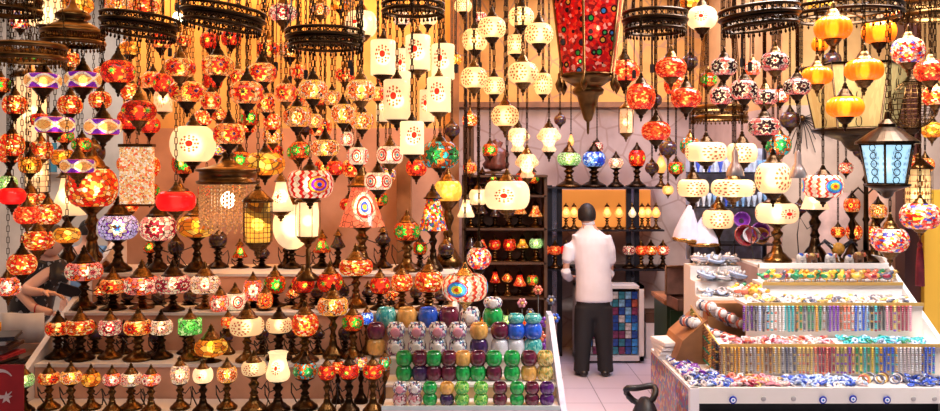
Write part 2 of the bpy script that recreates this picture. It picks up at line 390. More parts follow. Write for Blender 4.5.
# ------------------------------------------------------------------ lamp parts
def nprof(pts): return pts
SH = {}
def sup(t0, t1, n, e=.62, rmin=0):
    out = []
    for i in range(n+1):
        t = t0+(t1-t0)*i/n
        out.append((max(rmin, math.cos(t)**e), math.sin(t)/math.sin(t1)))
    return out
SH['globe'] = sup(-1.12, 1.12, 9)
SH['lozenge'] = [(.66+.34*max(0, 1-abs(z_)**2.2)**.5, z_) for z_ in (-1, -.96, -.85, -.65, -.4, 0, .4, .65, .85, .96, 1)]
SH['tub'] = sup(-1.12, 1.12, 10, .42)
SH['pumpkin'] = sup(-1.2, 1.2, 10, .55)
SH['cylinder'] = [(.93, -1), (1, -.97), (1, -.5), (1, 0), (1, .5), (1, .93), (.92, 1), (.6, 1)]
SH['cone'] = [(1, -1), (.97, -.95), (.78, -.3), (.60, .3), (.48, .8), (.44, 1)]
SH['bell'] = [(.98, -1), (1, -.8), (.8, -.4), (.5, .3), (.36, 1)]
SH['flare'] = [(.45, -1), (.6, -.6), (.95, .1), (1, .3), (.85, .7), (.9, 1)]
SH['urn'] = [(.78, -1), (.97, -.8), (1, -.5), (.8, .1), (.68, .5), (.74, .85), (.85, 1)]
SH['lobed'] = [(.5, -1), (.6, -.8), (.42, -.5), (.5, -.2), (.95, .1), (1, .35), (.8, .6), (.72, .8), (.5, 1)]
SH['tulip'] = [(.5, -1), (.9, -.6), (1, -.2), (.7, .3), (.35, .8), (.08, 1)]
SH['sphere'] = sup(-1.3, 1.3, 10, 1)
RIB = {'pumpkin': (16, .045, 64), 'lobed': (10, .05, 40), 'flare': (12, .06, 48)}
CAP = [(.64, 0), (.66, .05), (.56, .12), (.50, .16), (.44, .30), (.30, .46), (.20, .56), (.22, .62), (.13, .72), (.15, .80), (.07, .9), (.03, 1.0)]
CUP = [(.0, -1.0), (.05, -.95), (.10, -.84), (.06, -.78), (.16, -.68), (.20, -.60), (.17, -.52), (.30, -.42), (.42, -.34), (.44, -.26), (.58, -.12), (.64, 0)]
TCAP = [(.56, 0), (.60, .05), (.52, .16), (.46, .32), (.28, .46), (.16, .55), (.20, .66), (.12, .78), (.06, .86), (.0, 1.0)]
BASE = [(.80, 0), (.84, .10), (.80, .22), (.62, .36), (.50, .5), (.34, .62), (.30, .78), (.22, 1.0)]
STEM = [(.22, 0), (.30, .10), (.20, .2), (.18, .3), (.32, .45), (.36, .55), (.22, .66), (.2, .74), (.36, .84), (.60, .97), (.64, 1)]
BULB = sup(-1.4, 1.4, 6, 1)
for k, v in list(SH.items()): SH[k] = v

def shade(key, matk, parent, rx, rz, z, seg=24):
    rib = RIB.get(key)
    if rib: me = lathe_mesh('shade_'+key, SH[key], MATS[matk], rib[2], rib=rib[0], amp=rib[1], cap=False)
    else: me = lathe_mesh('shade_'+key, SH[key], MATS[matk], seg, cap=False)
    o = link('shade', me, None, parent); o.scale = (rx, rx, rz); o.location = (0, 0, z)
    o.rotation_euler = (0, 0, {'wp': -PI/2-PI/3, 'wc': -PI/2-PI/3, 'rc': PI}[matk]+R.uniform(-.35, .35) if matk in ('wp', 'wc', 'rc') else R.uniform(0, 6.28))
    return o
def bulb(parent, r, z, on=True):
    if not on: return None
    o = link('bulb', lathe_mesh('bulb', BULB, bulbm, 10), None, parent); o.scale = (r, r, r*1.15); o.location = (0, 0, z); return o
def part(name, prof, mat, parent, rx, rz, z, seg=16, **kw):
    o = link(name, lathe_mesh(name, prof, mat, seg, **kw), None, parent); o.scale = (rx, rx, rz); o.location = (0, 0, z); return o
_chain = {}
def chain_mesh(L, mat, link_h=.034):
    n = max(2, int(round(L/link_h))); k = (n, mat.name)
    if k in _chain: return _chain[k], n
    bm = bmesh.new(); h = 1.0/n
    for i in range(n):
        z0, z1 = i*h-.0*h, (i+1)*h+.12*h
        w_ = .0062; t = .0022
        # an open link: two side bars and two end bars, turned alternately
        M = Matrix.Rotation(PI/2*(i % 2)+.5, 4, 'Z')
        for s in (-1, 1): box_bm(bm, (s*w_-t, -t, z0), (s*w_+t, t, z1), M)
        box_bm(bm, (-w_, -t, z0), (w_, t, z0+.12*h), M); box_bm(bm, (-w_, -t, z1-.12*h), (w_, t, z1), M)
    me = mesh_of(bm, 'chain', False); me.materials.append(mat); _chain[k] = me
    return me, n
def chain(parent, x, y, z0, z1, mat=None, name='chain'):
    me, n = chain_mesh(z1-z0, mat or darkbronze)
    o = link(name, me, None, parent); o.location = (x, y, z0); o.scale = (1, 1, z1-z0); return o

CEIL = 4.3
KIND = {'globe': 'globe lamp', 'lozenge': 'oval drum lamp', 'tub': 'drum lamp', 'pumpkin': 'pumpkin lamp', 'cylinder': 'cylinder lamp', 'cone': 'cone-shaded lamp',
        'bell': 'bell lamp', 'flare': 'flared lamp', 'urn': 'urn-shaped lamp', 'lobed': 'double-bulb glass lamp', 'tulip': 'tulip lamp', 'sphere': 'round lamp'}
ALL = []      # (obj, look, kind word, cluster phrase, px, py)
PLACED = []   # x, Y, r, z0, z1
RINGS = []    # x, Y, radius, z0, z1 of the ring chandeliers
def clash(x, Y, r, z0, z1):
    if any(math.hypot(x-a, Y-b) < r+q and z0 < c1 and c0 < z1 for a, b, q, c0, c1 in RINGS): return True
    for (a, b, q, c0, c1) in PLACED:
        d = math.hypot(x-a, Y-b)
        if d < r+q and z0 < c1 and c0 < z1: return True
        if d < q+.012 and c0 > z1-.01: return True        # my chain would run through it
        if d < r+.012 and z0 > c1-.01: return True        # its chain would run through me
    return False
def pendant(px, py, W, H, Y, matk, cluster, shp='globe', capmat=None, cup=True, top=CEIL, capr=1.0, grp=None, cupk=1.0):
    for _ in range(40):
        r = W/2*Y/F; h = H/2*Y/F; x = X(px, Y); z = Z(py, Y)
        if not clash(x, Y, r+.004, z-h-r*.8, z+h+r*.85): break
        Y += .07
    PLACED.append((x, Y, r, z-h-r*.8, z+h+r*.85))
    t = empty('hanging_lamp', (x, Y, z))
    shade(shp, matk, t, r, h, 0)
    cm = capmat or (darkbronze if R.random() < .65 else bronze)
    er = SH[shp][-1][0]; eb = SH[shp][0][0]
    kw = .62 if W >= 38 else 1.0; cupk *= kw; capr *= kw**.5
    part('cap', CAP, cm, t, r*capr*max(.8, er+.15), r*.95*kw, h*.95)
    if cup: part('cup', CUP, cm, t, r*max(.8, eb*1.4)*(kw**.5), r*.9*cupk, -h*.95)
    bulb(t, min(r, h)*.46, -.05*h, matk != 'dk')
    chain(t, 0, 0, h*.95+r*.93*kw, top-z, darkbronze)
    ALL.append((t, LOOK[matk], 'hanging '+KIND[shp], cluster, px, py))
    if grp: t['group'] = grp
    return t
def table_lamp(px, py, W, H, Y, zs, matk, cluster, shp='globe', cord=True, capped=True, bs=1.0, dark=None):
    r = W/2*Y/F; h = H/2*Y/F; x = X(px, Y); z = Z(py, Y)
    t = empty('table_lamp', (x, Y, zs)); st = z-h-zs
    PLACED.append((x, Y, r, zs, z+h+r*.8))
    dm = dark or (bronze if R.random() < .55 else darkbronze)
    part('base', BASE, dm, t, r*1.32*bs, st*.46, 0); part('stem', STEM, dm, t, r*1.3*bs, st*.56, st*.445)
    shade(shp, matk, t, r, h, z-zs)
    if capped: part('cap', TCAP, bronze if R.random() < .5 else dm, t, r*1.0, r*1.0, z-zs+h*.95)
    bulb(t, min(r, h)*.46, z-zs, matk != 'dk')
    if cord:
        a = R.choice((-1, 1)); k = r*1.15
        pts = [(0, -r*.25, st*.75), (a*k*.55, -r*.2, st*.62), (a*k*.95, 0, st*.85), (a*k*1.0, r*.3, st*.5), (a*k*.7, r*.9, st*.06), (a*k*.2, r*1.1, .006)]
        tube('cord', pts, .0045, black, t, 5)
    ALL.append((t, LOOK[matk], 'table '+KIND[shp], cluster, px, py))
    return t

# ------------------------------------------------------------------ ring chandeliers
def ring_chandelier(px, py, W, Hb, Y, label, tiers=2, mat=None, tilt=0, dome=False):
    mat = mat or darkbronze
    r = W/2*Y/F; hb = Hb*Y/F; x = X(px, Y); z = Z(py, Y)
    RINGS.append((x, Y, r+.01, z-hb/2-.03, z+hb/2+.02))
    t = empty('ring_chandelier', (x, Y, z-hb/2)); t.rotation_euler = (0, tilt, 0)
    tag(t, label, 'chandelier', 'pierced bronze ring chandeliers')
    th = hb/tiers
    for k in range(tiers):
        rr = r*(1-.07*k if not dome else 1-.1*(tiers-1-k)); zb = hb-th*(k+1)
        bm = bmesh.new()
        for zz in (zb+th*.14, zb+th*.86):
            bh = th*.17; lathe_bm(bm, [(rr-.006, zz-bh), (rr+.005, zz-bh), (rr+.011, zz-bh*.3), (rr+.011, zz+bh*.3), (rr+.005, zz+bh), (rr-.006, zz+bh), (rr-.006, zz-bh)], 48, cap=False)
        link('rim', mesh_of(bm, 'rim'), mat, t)
        bm = bmesh.new(); n = 26
        for i in range(n):
            a0 = 2*PI*i/n; a1 = 2*PI*(i+1)/n; am = (a0+a1)/2
            za, zc = zb+.004, zb+th-.004
            q = lambda a, zz: (rr*math.cos(a), rr*math.sin(a), zz)
            tube_bm(bm, [q(a0, za), q(a1, zc)], .0032, 4); tube_bm(bm, [q(a0, zc), q(a1, za)], .0032, 4)
            ball_bm(bm, q(am, (za+zc)/2), .0062, 6, 4)
            tube_bm(bm, [q(a0, za), q(a0, zc)], .0026, 4)
        link('lattice', mesh_of(bm, 'lattice'), mat, t)
    bm = bmesh.new(); rr = r*(1-.07*(tiers-1)) if not dome else r; n = 40
    for i in range(n):
        a = 2*PI*i/n; c = (rr*math.cos(a), rr*math.sin(a), -.011)
        lathe_bm(bm, [(.0, -.016), (.0075, -.006), (.005, .004), (.0015, .012)], 6, Matrix.Translation(c))
    link('fringe', mesh_of(bm, 'fringe'), mat, t)
    bm = bmesh.new()                                   # spokes the lamps hang from
    for i in range(4):
        a = PI*i/4; tube_bm(bm, [(-r*.95*math.cos(a), -r*.95*math.sin(a), hb*.55), (r*.95*math.cos(a), r*.95*math.sin(a), hb*.55)], .005, 5)
    link('spokes', mesh_of(bm, 'spokes'), mat, t)
    if dome:
        link('dome', lathe_mesh('dome%d' % px, [(r*.95, hb), (r*.8, hb*1.3), (r*.55, hb*1.6), (r*.42, hb*1.75), (r*.56, hb*1.9), (r*.58, hb*2.15), (r*.45, hb*2.4), (r*.2, hb*2.6), (r*.1, hb*3), (.01, hb*3.4)], mat, 32), None, t)
        chain(t, 0, 0, hb*3.3, CEIL-(z-hb/2), mat)
    else:
        for i in range(4):
            a = PI*i/2+.6
            bm = bmesh.new(); L = CEIL-(z-hb/2)-hb; c0 = Vector((r*math.cos(a), r*math.sin(a), hb)); c1 = Vector((r*.12*math.cos(a), r*.12*math.sin(a), hb+L))
            o = link('chain', chain_mesh(L, mat)[0], None, t); o.location = c0
            d = c1-c0; o.rotation_mode = 'QUATERNION'; o.rotation_quaternion = Vector((0, 0, 1)).rotation_difference(d); o.scale = (1, 1, d.length)
    return t
ring_chandelier(139, 25, 74, 18, 4.5, 'two-tier pierced bronze ring above the red lamps with green hearts', tilt=.10)
ring_chandelier(222, 17, 80, 19, 4.3, 'widest two-tier pierced bronze ring, right of the bare glowing bulb', tilt=.14)
ring_chandelier(325, 39, 76, 17, 4.4, 'blackened pierced ring right beside the milky bowl lamp, above the small floral lamps')
ring_chandelier(655, 22, 62, 20, 4.7, 'upright two-tier pierced ring holding the bright red crackle lamps')
ring_chandelier(760, 18, 76, 20, 4.4, 'two-tier pierced ring holding the pink and white rosette lamps', tilt=-.08)
ring_chandelier(30, 53, 66, 16, 4.4, 'brownish single ring over the purple eye-outline lamps at the street side', 1, bronze)
ring_chandelier(73, 38, 58, 14, 4.7, 'domed bronze chandelier with an onion-shaped top', 1, bronze, dome=True)
ring_chandelier(8, 6, 60, 16, 4.9, 'blackened ring cut by the top corner at the street side', 1)
ring_chandelier(930, 9, 56, 18, 5.5, 'pierced ring cut by the top corner above the mustard post', 1, bronze)
ring_chandelier(413, 8, 60, 10, 4.6, 'low dark disc chandelier above the white cylinder lamps', 1)
ring_chandelier(845, 12, 106, 10, 4.9, 'very wide flat blackened ring holding the orange pumpkin lamps', 1)
ring_chandelier(719, 113, 54, 14, 6.1, 'small open bronze ring below the pink rosette lamps', 1, bronze)

# ------------------------------------------------------------------ hanging lamps
C = {'A': 'near the brown ring', 'B': 'below the tilted ring', 'C': 'below the widest ring chandelier', 'D': 'below the blackened ring',
     'E': 'below the dark disc chandelier', 'F': 'beside the big red lantern', 'G': 'below the upright ring chandelier', 'H': 'below the pink lamp ring',
     'I': 'below the very wide flat ring', 'J': 'in front of the mustard post', 'K': 'over the jewellery stand', 'L': 'before the left wall', 'M': 'above the street-side customer',
     'T': 'at the very top'}
HL = """A 43 81 35 15 4.5 eb lozenge
A 83 80 35 16 4.45 eb lozenge
A 55 125 38 16 4.7 eb lozenge
A 103 127 36 16 4.65 eb lozenge
A 78 166 34 14 4.6 eb lozenge
B 118 72 33 22 4.4 rg globe
B 139 111 34 20 4.6 rg globe
B 153 80 20 16 5.2 rd globe
C 180 68 31 18 4.5 rd globe
C 218 66 32 20 4.3 rd globe
C 262 73 30 19 4.4 rd globe
C 187 92 36 20 4.2 rd globe
C 247 93 34 22 4.2 ro globe
C 211 101 20 17 4.8 ro globe
C 238 77 18 15 5.0 ro globe
C 266 103 19 19 4.7 rd globe
C 163 83 20 18 5.0 rg globe
C 229 134 31 20 4.6 rd tub
B 163 98 18 28 5.4 cl cylinder
D 286 93 22 18 4.5 ro globe
D 313 90 30 19 4.3 cf globe
D 297 117 28 20 4.5 cf globe
D 315 121 15 14 5.0 cf globe
D 332 98 17 15 4.8 cf globe
D 361 91 30 21 4.3 cf globe
D 343 114 25 19 4.5 cf globe
D 362 121 24 17 4.7 cf globe
D 378 94 14 14 5.1 ro globe
D 325 148 30 16 4.7 cf globe
D 347 139 14 14 5.0 ds globe
D 358 156 22 17 4.8 ds globe
D 390 155 27 17 4.9 ds tub
D 378 181 28 17 4.9 ds tub
D 272 122 18 16 5.4 om globe
D 250 118 18 15 5.5 mf globe
E 383 58 25 35 4.8 wc cylinder
E 418 53 25 35 4.5 wc cylinder
E 443 62 23 35 4.9 wc cylinder
E 403 66 16 34 5.5 wc cylinder
E 397 100 27 40 4.5 wc cylinder
E 383 106 14 32 5.1 wc cylinder
E 439 95 24 35 4.5 wc cylinder
E 427 106 15 32 5.1 wc cylinder
E 412 138 24 33 4.4 wc cylinder
E 361 24 32 24 4.6 wp tub
E 402 19 18 12 5.3 pw globe
E 428 19 18 12 5.4 wh globe
F 475 40 26 21 4.8 wl globe
F 492 28 28 20 4.5 wl globe
F 521 17 26 18 5.4 wl globe
F 516 45 17 19 4.9 wl cylinder
F 539 34 29 20 4.5 wl globe
F 474 78 27 20 4.6 wl globe
F 494 86 22 17 4.8 wl globe
F 523 73 31 20 4.3 wl globe
F 543 84 19 21 4.8 wl globe
F 505 116 28 20 4.7 wl globe
F 480 17 13 9 5.3 rw globe
L 518 140 23 24 6.0 cl lobed
L 549 140 24 24 6.1 cl lobed
L 527 166 24 24 5.8 cl lobed
L 507 195 46 28 5.2 wp lozenge
L 478 197 18 15 5.9 wh tub
G 624 71 31 20 4.6 rm globe
G 671 68 31 19 4.6 rm globe
G 641 97 29 25 4.5 rm globe
G 675 85 22 18 5.2 rm globe
G 686 98 30 19 4.7 rm globe
G 656 131 29 18 4.7 rm globe
G 702 18 30 21 4.9 wp globe
H 724 67 26 17 4.4 pf globe
H 722 96 24 17 4.7 pf globe
H 744 90 27 19 4.5 pf globe
H 775 62 28 18 4.3 pf globe
H 765 97 26 15 4.8 pf globe
H 797 87 27 16 4.5 pf globe
H 764 127 31 17 4.6 pf tub
H 753 68 16 14 5.0 pk globe
I 833 28 35 22 4.5 or pumpkin
I 879 32 32 22 4.5 or pumpkin
I 817 76 29 17 4.4 or pumpkin
I 864 70 36 21 4.3 or pumpkin
I 845 107 35 20 4.4 or pumpkin
I 820 44 16 14 5.2 or pumpkin
J 908 51 32 24 4.4 mu globe
J 930 71 30 20 4.5 rm globe
J 935 96 24 18 4.9 om globe
J 890 240 36 23 4.6 mu globe
J 920 216 38 25 4.8 mu globe
J 895 13 20 12 5.3 om globe
K 706 152 41 19 5.2 cr lozenge
K 742 153 30 19 5.3 cr lozenge
K 693 188 31 17 5.4 cr lozenge
K 733 188 43 17 5.2 cr lozenge
K 773 178 35 30 5.1 cr globe
K 823 186 40 22 4.9 rb tub
K 778 145 26 20 5.9 gm globe
K 690 146 20 16 5.8 gm globe
L 265 164 40 22 5.0 am globe
L 310 184 46 27 5.2 zz tub
L 193 144 45 35 4.7 wp globe
L 176 201 39 19 4.7 sr tub
L 440 155 39 26 4.9 gm globe
L 281 196 26 30 6.0 wp bell
L 67 235 26 15 4.9 am globe
M 27 215 25 17 4.8 rm globe
M 48 214 26 20 5.1 om globe
M 38 240 32 19 4.9 om globe
M 22 264 28 20 5.0 om globe
M 8 286 26 18 5.0 pk globe
M 12 196 26 16 4.6 sr globe
M 8 184 18 16 5.3 gl globe
M 12 145 24 22 5.2 om globe
M 30 200 30 14 5.5 om tub
T 283 13 28 16 4.7 rw globe
T 46 13 38 26 5.0 wh tub
T 78 5 30 16 5.3 am globe
T 118 4 28 14 5.0 cf globe
T 146 6 26 16 5.3 om globe
T 320 10 20 12 5.1 cf globe
T 340 4 18 12 5.2 am globe
T 463 6 18 12 5.2 wl globe
T 600 4 20 10 5.7 am globe
T 820 4 26 14 5.4 yb globe
T 690 2 22 12 5.2 am globe
T 20 20 20 18 5.6 mu globe
L 131 92 20 16 6.0 om globe
L 203 118 18 14 6.2 om globe
L 300 150 20 16 6.2 mf globe
L 335 168 18 14 6.3 rg globe
L 345 75 20 14 6.0 ro globe
L 298 72 18 14 6.1 ro globe
L 100 100 22 16 6.0 om globe
L 240 160 24 16 6.3 mf globe
L 15 105 24 18 6.0 om globe
L 70 105 24 18 5.6 om globe
L 82 145 20 14 5.6 mf globe
L 30 165 22 16 5.8 am globe"""
for px, py, Wd, Hd, Yd in ((588, 60, 90, 150, 4.9), (887, 164, 66, 110, 4.75), (855, 98, 104, 100, 5.8), (137, 176, 36, 64, 5.6), (228, 185, 66, 70, 5.3), (258, 222, 30, 60, 5.0), (626, 121, 16, 44, 5.2), (918, 200, 28, 70, 6.3), (912, 105, 50, 60, 5.6)):
    PLACED.append((X(px, Yd), Yd, Wd/2*Yd/F, Z(py+Hd/2, Yd), Z(py-Hd/2, Yd)))
for ln in HL.split('\n'):
    c, px, py, W, H, Y, mk, sh = ln.split()
    pendant(float(px), float(py), float(W), float(H), float(Y), mk, C[c], sh)

# ------------------------------------------------------------------ tiered stand of table lamps
XL = -2.80
STEPS = [(5.05, 5.42, .61), (5.42, 5.82, .83), (5.82, 6.25, 1.09), (6.25, 6.85, 1.30)]
st = empty('tiered_display_stand', (XL, 5.05, 0)); tag(st, 'white stepped display stand carrying the rows of lit table lamps', 'display stand')
def loc_box(name, lo, hi, mat, parent, bev=0):
    o = parent.location
    return box(name, tuple(a-b for a, b in zip(lo, o)), tuple(a-b for a, b in zip(hi, o)), mat, parent, bev)
for i, (y0, y1, z) in enumerate(STEPS):
    x1 = -.54 if i < 2 else -.12
    loc_box('shelf', (XL+.02, y0, z-.02), (x1, y1, z), white_paint, st)
    loc_box('riser', (XL+.02, y0+.01, 0 if i == 0 else STEPS[i-1][2]), (x1, y0+.02, z-.02), riser_glow, st)
def side_panel(parent, x0, x1, prof, mat):
    o = parent.location; bm = bmesh.new()
    a = [bm.verts.new((x0-o.x, y-o.y, z)) for y, z in prof]; b = [bm.verts.new((x1-o.x, y-o.y, z)) for y, z in prof]
    bm.faces.new(a); bm.faces.new(list(reversed(b)))
    for i in range(len(prof)):
        j = (i+1) % len(prof); bm.faces.new((a[j], a[i], b[i], b[j]))
    bmesh.ops.recalc_face_normals(bm, faces=bm.faces)
    return link('side_panel', mesh_of(bm, 'side_panel', False), mat, parent)
side_panel(st, XL-.025, XL+.015, [(5.0, 0), (6.9, 0), (6.9, 1.50), (6.7, 1.5), (5.0, .63)], white_paint)
side_panel(st, -.12, -.09, [(5.83, 0), (6.9, 0), (6.9, 1.34), (5.83, 1.13)], white_paint)
ROWN = ['in the lowest row', 'in the second row', 'in the third row', 'on the top step']
TL = """0 24 380 20 12 5.13 gl lozenge
0 49 378 21 11 5.2 rd lozenge
0 71 377 21 12 5.13 cf lozenge
0 91 379 19 13 5.2 am globe
0 112 379 18 12 5.13 pk globe
0 131 379 22 12 5.2 pw lozenge
0 151 379 19 12 5.13 pk globe
0 180 374 19 18 5.2 pw tub
0 203 375 20 14 5.13 wp tub
0 227 374 20 15 5.2 cf tub
0 254 368 25 13 5.15 cr lozenge
0 278 366 24 28 5.16 wp urn
0 305 370 25 16 5.2 gm globe
0 327 372 18 14 5.13 rg globe
0 349 371 21 14 5.12 rg globe
0 373 371 20 14 5.12 rg globe
0 338 367 13 12 5.33 om globe
0 361 363 14 13 5.33 mm globe
0 385 363 13 14 5.33 gm globe
1 58 328 24 13 5.6 ro lozenge
1 80 327 28 14 5.55 om lozenge
1 110 327 23 15 5.6 rw tub
1 138 327 28 14 5.55 rd lozenge
1 161 327 23 14 5.6 pw lozenge
1 190 326 23 15 5.55 gn cylinder
1 211 347 31 17 5.5 am pumpkin
1 247 326 34 17 5.5 cr lozenge
1 279 325 26 14 5.55 cr lozenge
1 305 324 27 22 5.5 om globe
1 333 306 31 17 5.6 cf lozenge
1 353 322 22 16 5.6 mf globe
1 367 318 13 12 5.72 bl globe
1 228 322 14 12 5.72 ro globe
2 113 286 26 14 5.95 ro lozenge
2 142 285 36 17 6.0 pk lozenge
2 173 284 35 17 5.9 rw lozenge
2 205 284 30 17 6.0 pw tub
2 220 303 20 17 5.9 pk globe
2 235 301 23 16 5.95 ds tub
2 253 290 19 20 6.05 pk tub
2 265 300 16 16 5.92 rd globe
2 275 284 22 17 6.1 mf globe
2 303 284 23 16 6.0 rg globe
2 330 282 26 18 5.95 rg globe
2 356 267 34 15 6.05 om lozenge
2 380 285 20 16 5.95 rg globe
2 402 282 22 17 6.0 om globe
2 429 281 29 20 5.92 om globe
2 84 271 36 17 5.95 pk lozenge
3 118 227 40 24 6.4 ib globe
3 158 228 36 24 6.4 rw globe
3 197 226 38 21 6.4 am globe
3 407 231 27 18 6.4 mf globe
3 433 214 30 32 6.4 mm cone
3 362 206 46 40 6.5 rc cone
3 478 258 25 23 6.0 mu sphere
3 448 191 28 20 6.7 yb tub
3 92 187 50 38 6.5 om globe
3 68 196 34 38 6.75 wh bell"""
for ln in TL.split('\n'):
    i, px, py, W, H, Y, mk, sh = ln.split(); i = int(i)
    if px == '478': continue
    table_lamp(float(px), float(py), float(W), float(H), float(Y), STEPS[i][2], mk, ROWN[i]+' of the stand', sh, capped=sh not in ('urn',), bs=.95 if float(W) < 30 else .62)

# ------------------------------------------------------------------ special lamps
def reg(t, label, cat, px, py, group=None):
    tag(t, label, cat, group); return t
# dim lamps hung deeper in the shop, and unlit bronze lamps between the rows
FR = random.Random(5)
k = 0
for gx in range(16):
    for gy in range(5):
        px = 8+gx*29+FR.uniform(-9, 9); py = 48+gy*38+FR.uniform(-13, 13)
        mk = FR.choice(('om', 'om', 'am', 'mf', 'rg', 'ro', 'cf', 'rd', 'mm', 'dk'))
        Wd = FR.uniform(15, 24); Yd = FR.uniform(6.1, 6.9)
        if px < 120 and gy > 3: continue
        if FR.random() < .16: continue
        if abs(px-412) < 46 and py < 150 and FR.random() < .6: continue
        pendant(px, py, Wd, Wd*FR.uniform(.6, .85), Yd, mk, ('over the street side, deep behind', 'deep behind the widest ring', 'deep behind the blackened ring', 'deep behind the white cylinders')[min(3, int(px//115))], FR.choice(('globe', 'globe', 'tub', 'lozenge')))
for px, py, Wd, mk, Yd in ((690, 62, 16, 'dk', 6.6), (708, 80, 18, 'mf', 6.7), (655, 100, 14, 'dk', 6.9), (790, 120, 20, 'dk', 6.3), (802, 78, 18, 'am', 6.5), (832, 60, 18, 'dk', 6.6), (780, 96, 18, 'pk', 6.4), (862, 150, 18, 'dk', 6.4), (846, 168, 14, 'pk', 6.4), (870, 120, 18, 'dk', 6.7), (668, 148, 18, 'dk', 6.8), (652, 168, 14, 'dk', 7.0), (676, 168, 16, 'mf', 6.9), (668, 190, 11, 'fl', 7.0),
                            (800, 208, 14, 'dk', 6.9), (838, 232, 14, 'rd', 6.9), (905, 160, 18, 'om', 6.2), (932, 130, 20, 'am', 6.1), (895, 125, 16, 'dk', 6.2), (925, 165, 18, 'rd', 6.2), (470, 120, 16, 'om', 7.1), (490, 150, 16, 'mf', 7.2), (470, 168, 14, 'rd', 7.1), (452, 130, 16, 'dk', 7.0), (455, 60, 14, 'am', 7.0), (560, 120, 12, 'dk', 7.4)):
    pendant(px, py, Wd, Wd*.75, Yd, mk, 'deep behind on the aisle side' if px > 600 else 'deep behind the lace lamps')
for k, (px, py, Yd) in enumerate(((652, 64, 4.8), (634, 70, 5.0), (750, 62, 4.6), (742, 58, 4.7), (276, 62, 4.6), (306, 70, 4.6), (352, 66, 4.5), (456, 64, 4.7), (290, 76, 4.8), (170, 48, 4.9), (126, 60, 4.8), (480, 62, 4.9), (466, 118, 5.0), (350, 60, 4.9))):
    t = empty('plug_cord', P(px, py, Yd)); tag(t, 'black plug dangling on a thin cord, %s' % ('under the upright ring, nearer its centre', 'under the upright ring, near its rim', 'under the pink lamp ring, nearer the wall', 'under the pink lamp ring, near its edge', 'beside the widest ring', 'under the blackened ring', 'next to the white cylinder lamps', 'between white cylinders and lace lamps', 'left of the blackened ring lamps', 'under the bare bulb', 'under the tilted ring', 'among the lace lamps', 'low beside the lace lamps', 'below the milky bowl lamp')[k], 'plug', 'black plugs on cords')
    box('plug', (-.011, -.008, -.05), (.011, .008, 0), black, t, .003); tube('cord', [(0, 0, -.002), (.004, 0, .4), (0, 0, CEIL-t.location.z)], .0028, black, t, 5)
for i, (px, Wd) in enumerate(((150, 14), (176, 16), (218, 18), (240, 15), (262, 16), (286, 14), (322, 18), (338, 15), (383, 16), (420, 15), (446, 16))):
    table_lamp(px, 246+FR.uniform(-8, 8), Wd, Wd*.8, 6.62, STEPS[3][2], 'dk' if i % 3 else 'mf', 'at the back of the top step', FR.choice(('globe', 'bell', 'tulip')), bs=1.1, dark=darkbronze)
for i, px in enumerate((66, 95, 124, 156, 186, 226, 262, 292, 318, 345)):
    table_lamp(px, 332+FR.uniform(-5, 5), 14, 11, 5.74, STEPS[1][2], 'dk', 'behind the second row', FR.choice(('globe', 'tulip')), bs=1.2, dark=darkbronze)
for i, px in enumerate((100, 128, 158, 190, 292, 317, 343, 368, 392, 416, 441)):
    table_lamp(px, 293+FR.uniform(-4, 4), 13, 10, 6.17, STEPS[2][2], 'dk' if i % 4 else 'om', 'behind the third row', FR.choice(('globe', 'tulip')), bs=1.2, dark=darkbronze)
# big lantern of red mosaic with coloured gems
def gem_mat():
    m, nt = newmat('red_gem_mosaic'); N = NT(nt); out = N.node('ShaderNodeOutputMaterial'); b = N.node('ShaderNodeBsdfPrincipled')
    tc = N.node('ShaderNodeTexCoord').outputs['Object']
    v = N.node('ShaderNodeTexVoronoi'); v.inputs['Scale'].default_value = 17; v.inputs['Randomness'].default_value = .55; nt.links.new(tc, v.inputs['Vector'])
    cell = N.xyz(v.outputs['Color'])[0]
    gem = N.ramp(cell, [(0, (.02, .35, .05)), (.3, (.02, .02, .05)), (.5, (.03, .2, .5)), (.65, (.7, .4, .05)), (.8, (.05, .4, .1))])
    f = N.node('ShaderNodeTexVoronoi'); f.inputs['Scale'].default_value = 55; nt.links.new(tc, f.inputs['Vector'])
    g = N.ramp(N.xyz(f.outputs['Color'])[1], [(0, (.6, .01, .01)), (.3, (.25, .01, .01)), (.5, (.8, .05, .02)), (.75, (.4, .02, .02)), (.92, (.9, .4, .3))])
    d = v.outputs['Distance']
    c = N.mix(N.m('LESS_THAN', d, .36), g, (.03, .01, .01)); c = N.mix(N.m('LESS_THAN', d, .22), c, gem)
    N.put(b.inputs['Base Color'], c); N.put(b.inputs['Emission Color'], c); b.inputs['Emission Strength'].default_value = .30; b.inputs['Roughness'].default_value = .2
    t = N.node('ShaderNodeBsdfTransparent'); N.put(t.inputs[0], c); mx = N.node('ShaderNodeMixShader'); mx.inputs[0].default_value = .55
    nt.links.new(t.outputs[0], mx.inputs[1]); nt.links.new(b.outputs[0], mx.inputs[2]); nt.links.new(mx.outputs[0], out.inputs[0])
    return m
Y = 4.9; s = Y/F
t = empty('mosaic_lantern', (X(588, Y), Y, Z(78, Y)), .26); reg(t, 'huge tapering red mosaic lantern with coloured gems and a pointed bronze base', 'lantern', 0, 0)
PLACED.append((X(588, Y), Y, .2, Z(135, Y), 4))
Lh = 100*s
link('glass_body', mesh_of(lathe_bm(bmesh.new(), [(27*s, 0), (34*s, Lh*.5), (40*s, Lh)], 6, cap=False), 'g', False), gem_mat(), t)
bm = bmesh.new()
for k in range(6):
    a = 2*PI*k/6; tube_bm(bm, [(27*s*math.cos(a), 27*s*math.sin(a), 0), (40*s*math.cos(a), 40*s*math.sin(a), Lh)], .008, 6)
link('corner_bars', mesh_of(bm, 'bars'), bronze, t)
